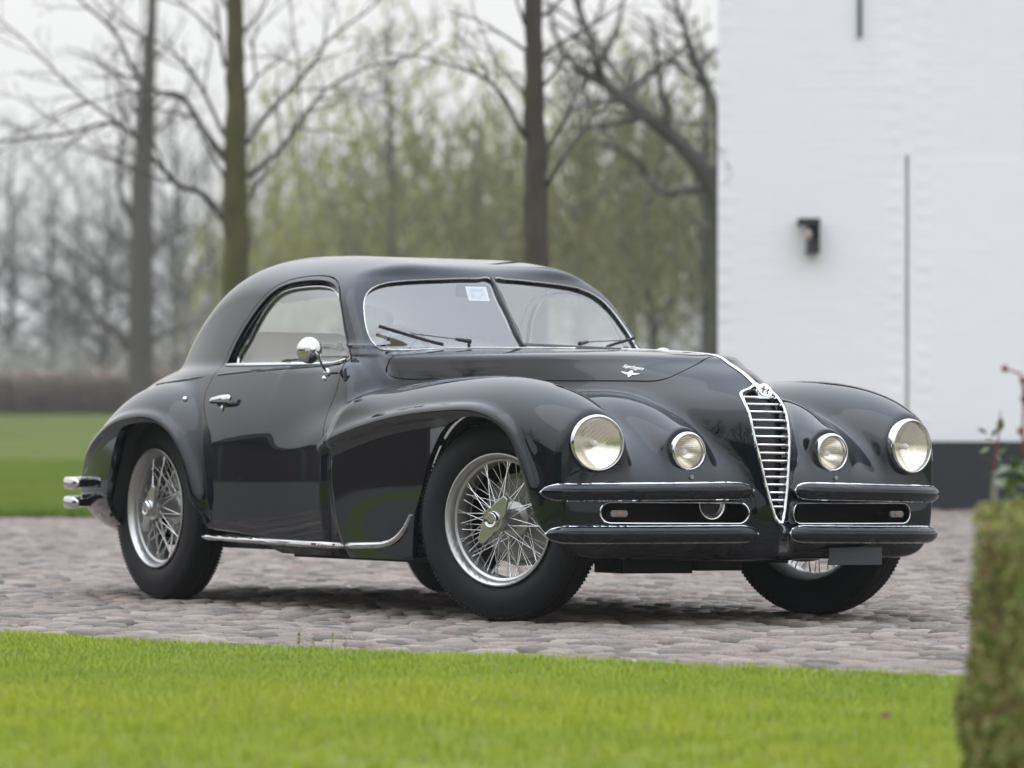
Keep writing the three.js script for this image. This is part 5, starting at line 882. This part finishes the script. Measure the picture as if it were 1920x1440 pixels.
// weeping willows with fresh yellow green leaf: limbs, hanging strands and small leaves
{
  const leafMat = new THREE.MeshPhysicalMaterial({ color: col(0.34, 0.345, 0.10), roughness: 0.7, specularIntensity: 0.3, transmission: 0.35, thickness: 0, side: THREE.DoubleSide }), oliveMat = new THREE.MeshPhysicalMaterial({ color: col(0.19, 0.185, 0.085), roughness: 0.75, specularIntensity: 0.3, transmission: 0.3, thickness: 0, side: THREE.DoubleSide });
  const protos = [[201, 10, 4.2, 420], [202, 8, 4.6, 480]].map(([seed, H, W, n]) => {
    const R = rng(seed), [trunk, rad, limbs] = bareTree(seed, H, 0.75, { limbs: 22, low: 0.3, rise: 0.9 }), wood = [], P = [], I = [];
    for (const [m, r] of limbs) sprout(wood, m, r, r * 0.3, R, 2, { per: [1.4, 1.6], min: 0.007, sag: -0.1 });
    for (let k = 0; k < n; k++) {
      const a = R() * 6.283, rr = W * Math.sqrt(R()), top = V3(Math.cos(a) * rr, H * lerp(0.45, 1.02, R()) * (1 - 0.3 * (rr / W) ** 2), Math.sin(a) * rr), L = lerp(0.7, 2.6, R()) * (0.5 + 0.5 * rr / W); let c = top.clone();
      const pts = [c.clone()]; for (let j = 0; j < 5; j++) { c = c.clone().add(V3((R() - 0.5) * 0.42, -L / 5 * lerp(0.3, 1.2, R()), (R() - 0.5) * 0.42)); if (c.y < 0.2) break; pts.push(c); }
      if (pts.length < 3) continue; wood.push(tube(pts, 0.004, 3, false));
      const dens = R() < 0.35 ? 60 : 26;
      for (let q = 0; q < dens; q++) { const t = R() * (pts.length - 1.001), i = Math.floor(t), p = pts[i].clone().lerp(pts[i + 1], t - i), l = lerp(0.06, 0.13, R()), w = l * 0.32, b = R() * 6.283, dx = Math.cos(b) * w, dz = Math.sin(b) * w, o = P.length / 3; P.push(p.x - dx, p.y, p.z - dz, p.x + dx, p.y, p.z + dz, p.x + dz + (R() - 0.5) * w, p.y - l, p.z - dx); I.push(o, o + 1, o + 2); }
    }
    return [tube(trunk, rad, 10), merge(wood), geom(P, I)];
  });
  const px = (u, d) => (u - 960) / FPX * d;
  [[0, 735, 118, 0.95, 0, 'yellow green willow in the haze left of the dark trunk'], [1, 880, 105, 0.8, 1, 'olive twiggy willow just left of the dark trunk'], [0, 1085, 96, 0.72, 1, 'olive willow right of the dark trunk behind the car'], [1, 1230, 84, 0.70, 1, 'dense olive willow low beside the white house'], [0, 1325, 76, 0.62, 1, 'olive green willow at the corner of the white house'], [1, 640, 135, 0.9, 0, 'faint yellow green willow behind the car roof'], [1, 985, 125, 0.85, 0, 'faint willow directly behind the dark trunk'], [0, 1180, 120, 0.9, 0, 'tall pale willow behind the slanting limbs'], [1, 800, 140, 1.0, 0, 'tall yellow green willow far behind the windscreen']].forEach(([k, u, d, sc, m, label], i) => {
    const t = thing('willow', label, 'tree', site(px(u, d), d, rise(d)).toArray(), 'willows behind the car'); t.rotation.y = i * 2.1 + 0.4; t.scale.setScalar(sc);
    part('trunk', protos[k][0], bare, t); part('branch', protos[k][1], bare, t, 'stuff'); part('foliage', protos[k][2], m ? oliveMat : leafMat, t, 'stuff');
  });
  // grey brown thicket under the far trees
  { const Q = rng(19), A = [], J = []; for (let k = 0; k < 60000; k++) { const u = lerp(-160, 1345, Q()), dd = lerp(136, 168, Q()), hm = (0.5 + 4.2 * noiseAt(nA, u * 0.11 + 40, dd * 0.3) ** 1.6 + 1.2 * noiseAt(nB, u * 0.22, dd)), y = rise(125) + hm * Q() ** 1.5, p = site(px(u, dd), dd, y), l = 0.25 + 0.4 * Q(), b = Q() * 6.283, c = V3(Math.cos(b) * 0.6, Q() * 0.9 - 0.1, Math.sin(b) * 0.6).multiplyScalar(l), e = V3(-Math.sin(b), 0, Math.cos(b)).multiplyScalar(0.016), o = A.length / 3; A.push(p.x - e.x, p.y, p.z - e.z, p.x + e.x, p.y, p.z + e.z, p.x + c.x, p.y + c.y, p.z + c.z); J.push(o, o + 1, o + 2); }
    const th = thing('thicket', 'grey brown misty thicket under the far trees', 'thicket'); th.userData.kind = 'stuff'; part('undergrowth', geom(A, J), std([0.20, 0.185, 0.16], 0.95), th, 'stuff'); }
  // a brown bank of dead bracken and hedge across the far lawn
  const R = rng(9), P = [], I = []; for (let k = 0; k < 26000; k++) { const u = lerp(-140, 560, R()), d = lerp(126, 133, R()), hm = 0.62 + 0.45 * noiseAt(nA, u * 0.12, 3) + 0.2 * noiseAt(nB, u * 0.3, 9), y = rise(d) + hm * Math.sqrt(R()) * 1.15, p = site(px(u, d), d, y), l = 0.1 + 0.12 * R(), b = R() * 6.283, c = V3(Math.cos(b), (R() - 0.4), Math.sin(b)).multiplyScalar(l), e = V3(-Math.sin(b), 0, Math.cos(b)).multiplyScalar(0.04), o = P.length / 3; P.push(p.x - e.x, p.y, p.z - e.z, p.x + e.x, p.y, p.z + e.z, p.x + c.x, p.y + c.y, p.z + c.z); I.push(o, o + 1, o + 2); }
  const bank = thing('bracken_bank', 'low brown bank of dead bracken across the far end of the lawn', 'bracken'); bank.userData.kind = 'stuff'; part('bracken', geom(P, I), std([0.21, 0.165, 0.115], 0.9), bank, 'stuff');
  part('earth', sheet(px(-160, 130), px(580, 130), 127.5, 133, 60, 4, (s, d) => rise(d) - 0.1 + 0.75 * Math.sin((d - 127.5) / 5.5 * Math.PI) * (0.7 + 0.4 * noiseAt(nA, s * 9, 1))), std([0.18, 0.145, 0.10], 1), bank);
  struct('far_hills', sheet(-160, 90, 150, 520, 40, 16, (s, d) => 0.55 + (d - 150) * 0.010 + 1.5 * sstep(330, 520, d) + 1.5 * noiseAt(nA, s * 0.5 + 60, d * 0.2)), std([0.085, 0.095, 0.05], 1));
}
// ---- clipped hedge close by on the right
{
  const R = rng(123), h = thing('box_hedge', 'clipped box hedge with browning leaves at the right edge, nearest the viewer', 'hedge', site(0, 0).toArray());
  h.position.set(0, 0, 0);
  const D0 = 9.0, D1 = 10.7, S0 = 0.922, S1 = 2.6, H = 0.575, P = {}, mats = { leaf_green: std([0.140, 0.185, 0.028], 0.5, { specularIntensity: 0.5 }), leaf_dark: std([0.082, 0.115, 0.020], 0.55), leaf_olive: std([0.260, 0.255, 0.060], 0.6), leaf_brown: std([0.190, 0.110, 0.040], 0.7) };
  for (const k of Object.keys(mats)) P[k] = [[], []];
  const bulge = (y, d) => 0.02 * Math.exp(-(((y - 0.15) / 0.07) ** 2)) - 0.016 * sstep(0.1, 0.55, y) + 0.02 * (noiseAt(nB, y * 60, d * 20) - 0.5) - 0.03 * sstep(0.55, 0.6, y);
  const put = (p, n) => {
    const [s, d] = p, f = noiseAt(nA, s * 70 + 9, p[2] * 70 + d * 30), k = R(), left = s < S0 + 0.06 ? 0.26 : 0.06, name = k < left ? 'leaf_brown' : f < 0.40 ? 'leaf_dark' : k > 0.74 ? 'leaf_olive' : 'leaf_green', [A, I] = P[name], o = A.length / 3, c = site(s, d, p[2]);
    const a = V3(R() - 0.5, R() - 0.5, R() - 0.5).add(n.clone().multiplyScalar(0.5)).normalize(), b = V3(R() - 0.5, R() - 0.5, R() - 0.5).cross(a).normalize(), l = 0.009 + R() * 0.006, w = l * 0.42, m = c.clone().addScaledVector(a, l * 0.55), e = c.clone().addScaledVector(a, l * 1.25);
    A.push(c.x, c.y, c.z, m.x + b.x * w, m.y + b.y * w, m.z + b.z * w, e.x, e.y, e.z, m.x - b.x * w, m.y - b.y * w, m.z - b.z * w); I.push(o, o + 1, o + 2, o, o + 2, o + 3);
  };
  const nL = RIGHT.clone().negate(), nF = FH.clone().negate(), nU = V3(0, 1, 0), deep = () => 0.07 * R() ** 1.6;
  for (let k = 0; k < 20000; k++) { const d = lerp(D0, D1, R()), y = H * R(), b = bulge(y, d); put([S0 - b + deep(), d, y], nL); }
  for (let k = 0; k < 20000; k++) { const y = H * R(), s = lerp(S0 - bulge(y, D0), S0 + 0.75, R()); put([s, D0 + deep() + 0.02 * (noiseAt(nB, s * 60, y * 60) - 0.5), y], nF); }
  for (let k = 0; k < 16000; k++) { const s = lerp(S0 + 0.04, S0 + 0.9, R()), d = lerp(D0, D1, R()); put([s, d, H - deep() + 0.025 * (noiseAt(nB, s * 50, d * 30) - 0.5)], nU); }
  for (const k of Object.keys(mats)) { const m = part('leaf', geom(P[k][0], P[k][1]), mats[k], h, 'stuff'); m.name = numbered(k === 'leaf_brown' ? 'dry_leaf' : 'hedge_leaf'); }
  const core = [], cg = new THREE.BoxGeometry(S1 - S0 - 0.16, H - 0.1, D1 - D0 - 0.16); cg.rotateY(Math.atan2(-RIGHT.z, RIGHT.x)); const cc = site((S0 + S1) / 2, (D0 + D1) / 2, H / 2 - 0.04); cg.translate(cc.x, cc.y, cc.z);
  for (let k = 0; k < 160; k++) { const s = S0 + 0.03 + 0.25 * R(), d = lerp(D0 + 0.03, D1, R()), y0 = 0.02 + 0.3 * R(); core.push(tube([site(s, d, y0), site(s + (R() - 0.6) * 0.08, d + (R() - 0.5) * 0.08, y0 + 0.15), site(s + (R() - 0.6) * 0.1, d + (R() - 0.5) * 0.1, y0 + 0.28)], [0.004, 0.003, 0.0015], 4, false)); }
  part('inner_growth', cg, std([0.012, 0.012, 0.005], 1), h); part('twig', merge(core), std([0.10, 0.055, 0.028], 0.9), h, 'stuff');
}
// ---- rose bush and a staked plant beyond the hedge
{
  const d = 12.4, lf = new THREE.MeshPhysicalMaterial({ color: col(0.07, 0.12, 0.02), roughness: 0.5, transmission: 0.2, thickness: 0, side: THREE.DoubleSide }), red = std([0.16, 0.035, 0.03], 0.6), R = rng(31);
  const leaf = (c, l, dir) => { const a = dir.clone().normalize(), b = a.clone().cross(V3(R() - 0.5, 1, R() - 0.5)).normalize().multiplyScalar(l * 0.34), m = c.clone().addScaledVector(a, l * 0.5).add(V3(0, l * 0.08, 0)), e = c.clone().addScaledVector(a, l); return geom([c.x, c.y, c.z, m.x + b.x, m.y + b.y, m.z + b.z, e.x, e.y, e.z, m.x - b.x, m.y - b.y, m.z - b.z], [0, 1, 2, 0, 2, 3]); };
  const p0 = site((1945 - 960) / FPX * d, d), t = thing('rose_bush', 'young rose bush with red shoots at the right edge above the hedge', 'rose bush', p0.toArray()), off = (g) => g.translate(-p0.x, 0, -p0.z);
  const stems = [[[1945, 960], [1935, 860], [1925, 760], [1915, 705], [1900, 696], [1884, 691]], [[1945, 960], [1930, 900], [1920, 830], [1919, 760], [1918, 714]], [[1948, 960], [1925, 880], [1916, 812], [1912, 806]], [[1950, 960], [1960, 850], [1965, 740]]].map((q) => smooth(q.map(([u, v]) => at(u, v, d + (R() - 0.5) * 0.1)), 14));
  stems.push(smooth([p0, p0.clone().setY(0.3), at(1945, 960, d)], 6));
  part('stem', off(merge(stems.map((q) => tube(q, q.map((_, i) => lerp(0.0048, 0.0022, i / (q.length - 1))), 6)))), red, t, 'stuff');
  const buds = [[1884, 691], [1918, 714], [1919, 748], [1913, 808]].map(([u, v]) => { const c = at(u, v, d); return new THREE.SphereGeometry(0.008, 8, 6).scale(1, 1.2, 1).translate(c.x, c.y, c.z); }); part('bud', off(merge(buds)), red, t, 'stuff');
  const lv = []; for (let k = 0; k < 70; k++) { const c = at(lerp(1896, 1975, R()), lerp(868, 935, R()), d + (R() - 0.5) * 0.25); lv.push(leaf(c, 0.035 + 0.03 * R(), V3(-1 + R() * 1.4, (R() - 0.4) * 0.8, R() - 0.5))); } part('leaf', off(merge(lv)), lf, t, 'stuff');
  const d2 = 13.0, q0 = site((1865 - 960) / FPX * d2, d2), s = thing('staked_sapling', 'sapling tied to a short grey stake between the hedge and the black plinth', 'sapling', q0.toArray()), off2 = (g) => g.translate(-q0.x, 0, -q0.z);
  part('stake', off2(tube([q0, at(1864, 940, d2), at(1866, 885, d2)], [0.010, 0.0095, 0.009], 8)), std([0.17, 0.145, 0.125], 0.9), s);
  part('stem', off2(tube([at(1862, 900, d2), at(1866, 860, d2), at(1872, 820, d2), at(1876, 770, d2)], [0.004, 0.0035, 0.0025, 0.0012], 6)), red, s);
  const l2 = [[1852, 815, -1, 0.5], [1858, 822, 0.6, 0.7], [1873, 812, 0, 1], [1874, 806, 0.2, 1], [1866, 830, -0.8, 0.2], [1868, 838, 0.9, 0.1], [1858, 840, -0.6, -0.3], [1862, 850, 0.5, -0.4], [1870, 852, 0.6, 0.3], [1864, 866, -0.6, 0.2], [1868, 872, 0.5, -0.2], [1860, 880, -0.4, -0.4]].map(([u, v, x, y]) => leaf(at(u, v, d2), 0.032, RIGHT.clone().multiplyScalar(x).add(V3(0, y, 0)).add(V3((R() - 0.5) * 0.4, 0, (R() - 0.5) * 0.4)))); part('leaf', off2(merge(l2)), lf, s, 'stuff');
}
// ---- what the paintwork mirrors: farm buildings, hedge and trees outside the frame, across the drive on the left and behind the camera
{
  const brick = std([0.10, 0.055, 0.042], 0.9), tile = std([0.050, 0.036, 0.032], 0.85), dark = std([0.02, 0.022, 0.024], 0.3), hedgeM = std([0.030, 0.042, 0.016], 0.9);
  const barn = (label, x, z, w, dpt, eave, ridge, turn) => {
    const b = thing('barn', label, 'barn', [x, 0, z]); b.rotation.y = turn;
    part('wall', boxG(w, eave, dpt, 0, eave / 2, 0), brick, b);
    const sh = new THREE.Shape(); sh.moveTo(-dpt / 2 - 0.4, eave - 0.1); sh.lineTo(0, ridge); sh.lineTo(dpt / 2 + 0.4, eave - 0.1); part('roof', new THREE.ExtrudeGeometry(sh, { depth: w + 0.6, bevelEnabled: false }).rotateY(Math.PI / 2).translate(-w / 2 - 0.3, 0.02, 0), tile, b);
    for (let i = 0; i < 4; i++) part('window', boxG(0.9, 1.1, 0.06, -w / 2 + w * (i + 0.7) / 4.4, 1.6, dpt / 2 + 0.01), dark, b);
    part('door', boxG(2.2, 2.4, 0.08, w * 0.12, 1.2, -dpt / 2 - 0.02), dark, b);
    return b;
  };
  barn('long brick barn left of the drive, outside the picture', -36, 20, 16, 8, 3.0, 6.2, 0.25);
  barn('small brick barn left of the drive behind the viewer, outside the picture', -15, 33, 9, 7, 2.7, 5.2, -0.2);
  const hd = thing('tall_hedge', 'tall dark evergreen screen along the lawn behind the viewer, outside the picture', 'hedge', [0, 0, 0]); const hl = []; const R = rng(88);
  for (let k = 0; k < 16000; k++) { const t = R(), x = lerp(-30, 34, t), z = lerp(38, 27, t) + R() * 1.6, y = 6.0 * R(), l = 0.2, a = R() * 6.28; hl.push([x, y, z, l, a]); }
  const P = [], I = []; for (const [x, y, z, l, a] of hl) { const o = P.length / 3; P.push(x, y, z, x + Math.cos(a) * l, y + 0.05, z + Math.sin(a) * l, x, y + l, z); I.push(o, o + 1, o + 2); }
  part('foliage', geom(P, I), hedgeM, hd, 'stuff'); { const pts = []; for (let i = 0; i <= 16; i++) { const t = i / 16; pts.push(V3(lerp(-30, 34, t), 0.95, lerp(38.8, 27.8, t))); } part('inner_growth', sweep(pts, pts.map(() => V3(0, 1, 0)), [[-0.6, -0.95], [0.6, -0.95], [0.6, 4.6], [-0.6, 4.6]]), hedgeM, hd); }
  [[0, -22, 30, 0.9], [1, -6, 36, 1.1], [2, 6, 34, 1.0], [0, 16, 31, 1.1], [1, 26, 28, 1.15], [2, 34, 20, 1.2], [0, 44, 8, 1.2], [1, 46, -8, 1.2], [2, 11, 37, 1.2], [1, 21, 33, 1.1], [0, 30, 26, 1.2], [2, 40, 15, 1.2]].forEach(([k, x, z, sc], i) => { const [s, d] = toSite(x, z); farTree(k, ['bare tree beyond the small barn, outside the picture', 'first bare tree behind the tall hedge, outside the picture', 'second bare tree behind the tall hedge, outside the picture', 'third bare tree behind the tall hedge, outside the picture', 'fourth bare tree behind the tall hedge, outside the picture', 'bare tree behind the viewer, outside the picture', 'bare tree ahead of the car, outside the picture', 'farthest bare tree ahead of the car, outside the picture', 'slim tree behind the hedge row, outside the picture', 'spreading tree behind the hedge row, outside the picture', 'tree at the hedge end, outside the picture', 'slim tree ahead of the car, outside the picture'][i], s, d, sc, i * 2.3, [bare, bare], 'bare trees outside the picture', 0); });
}
renderer.render(scene, camera);
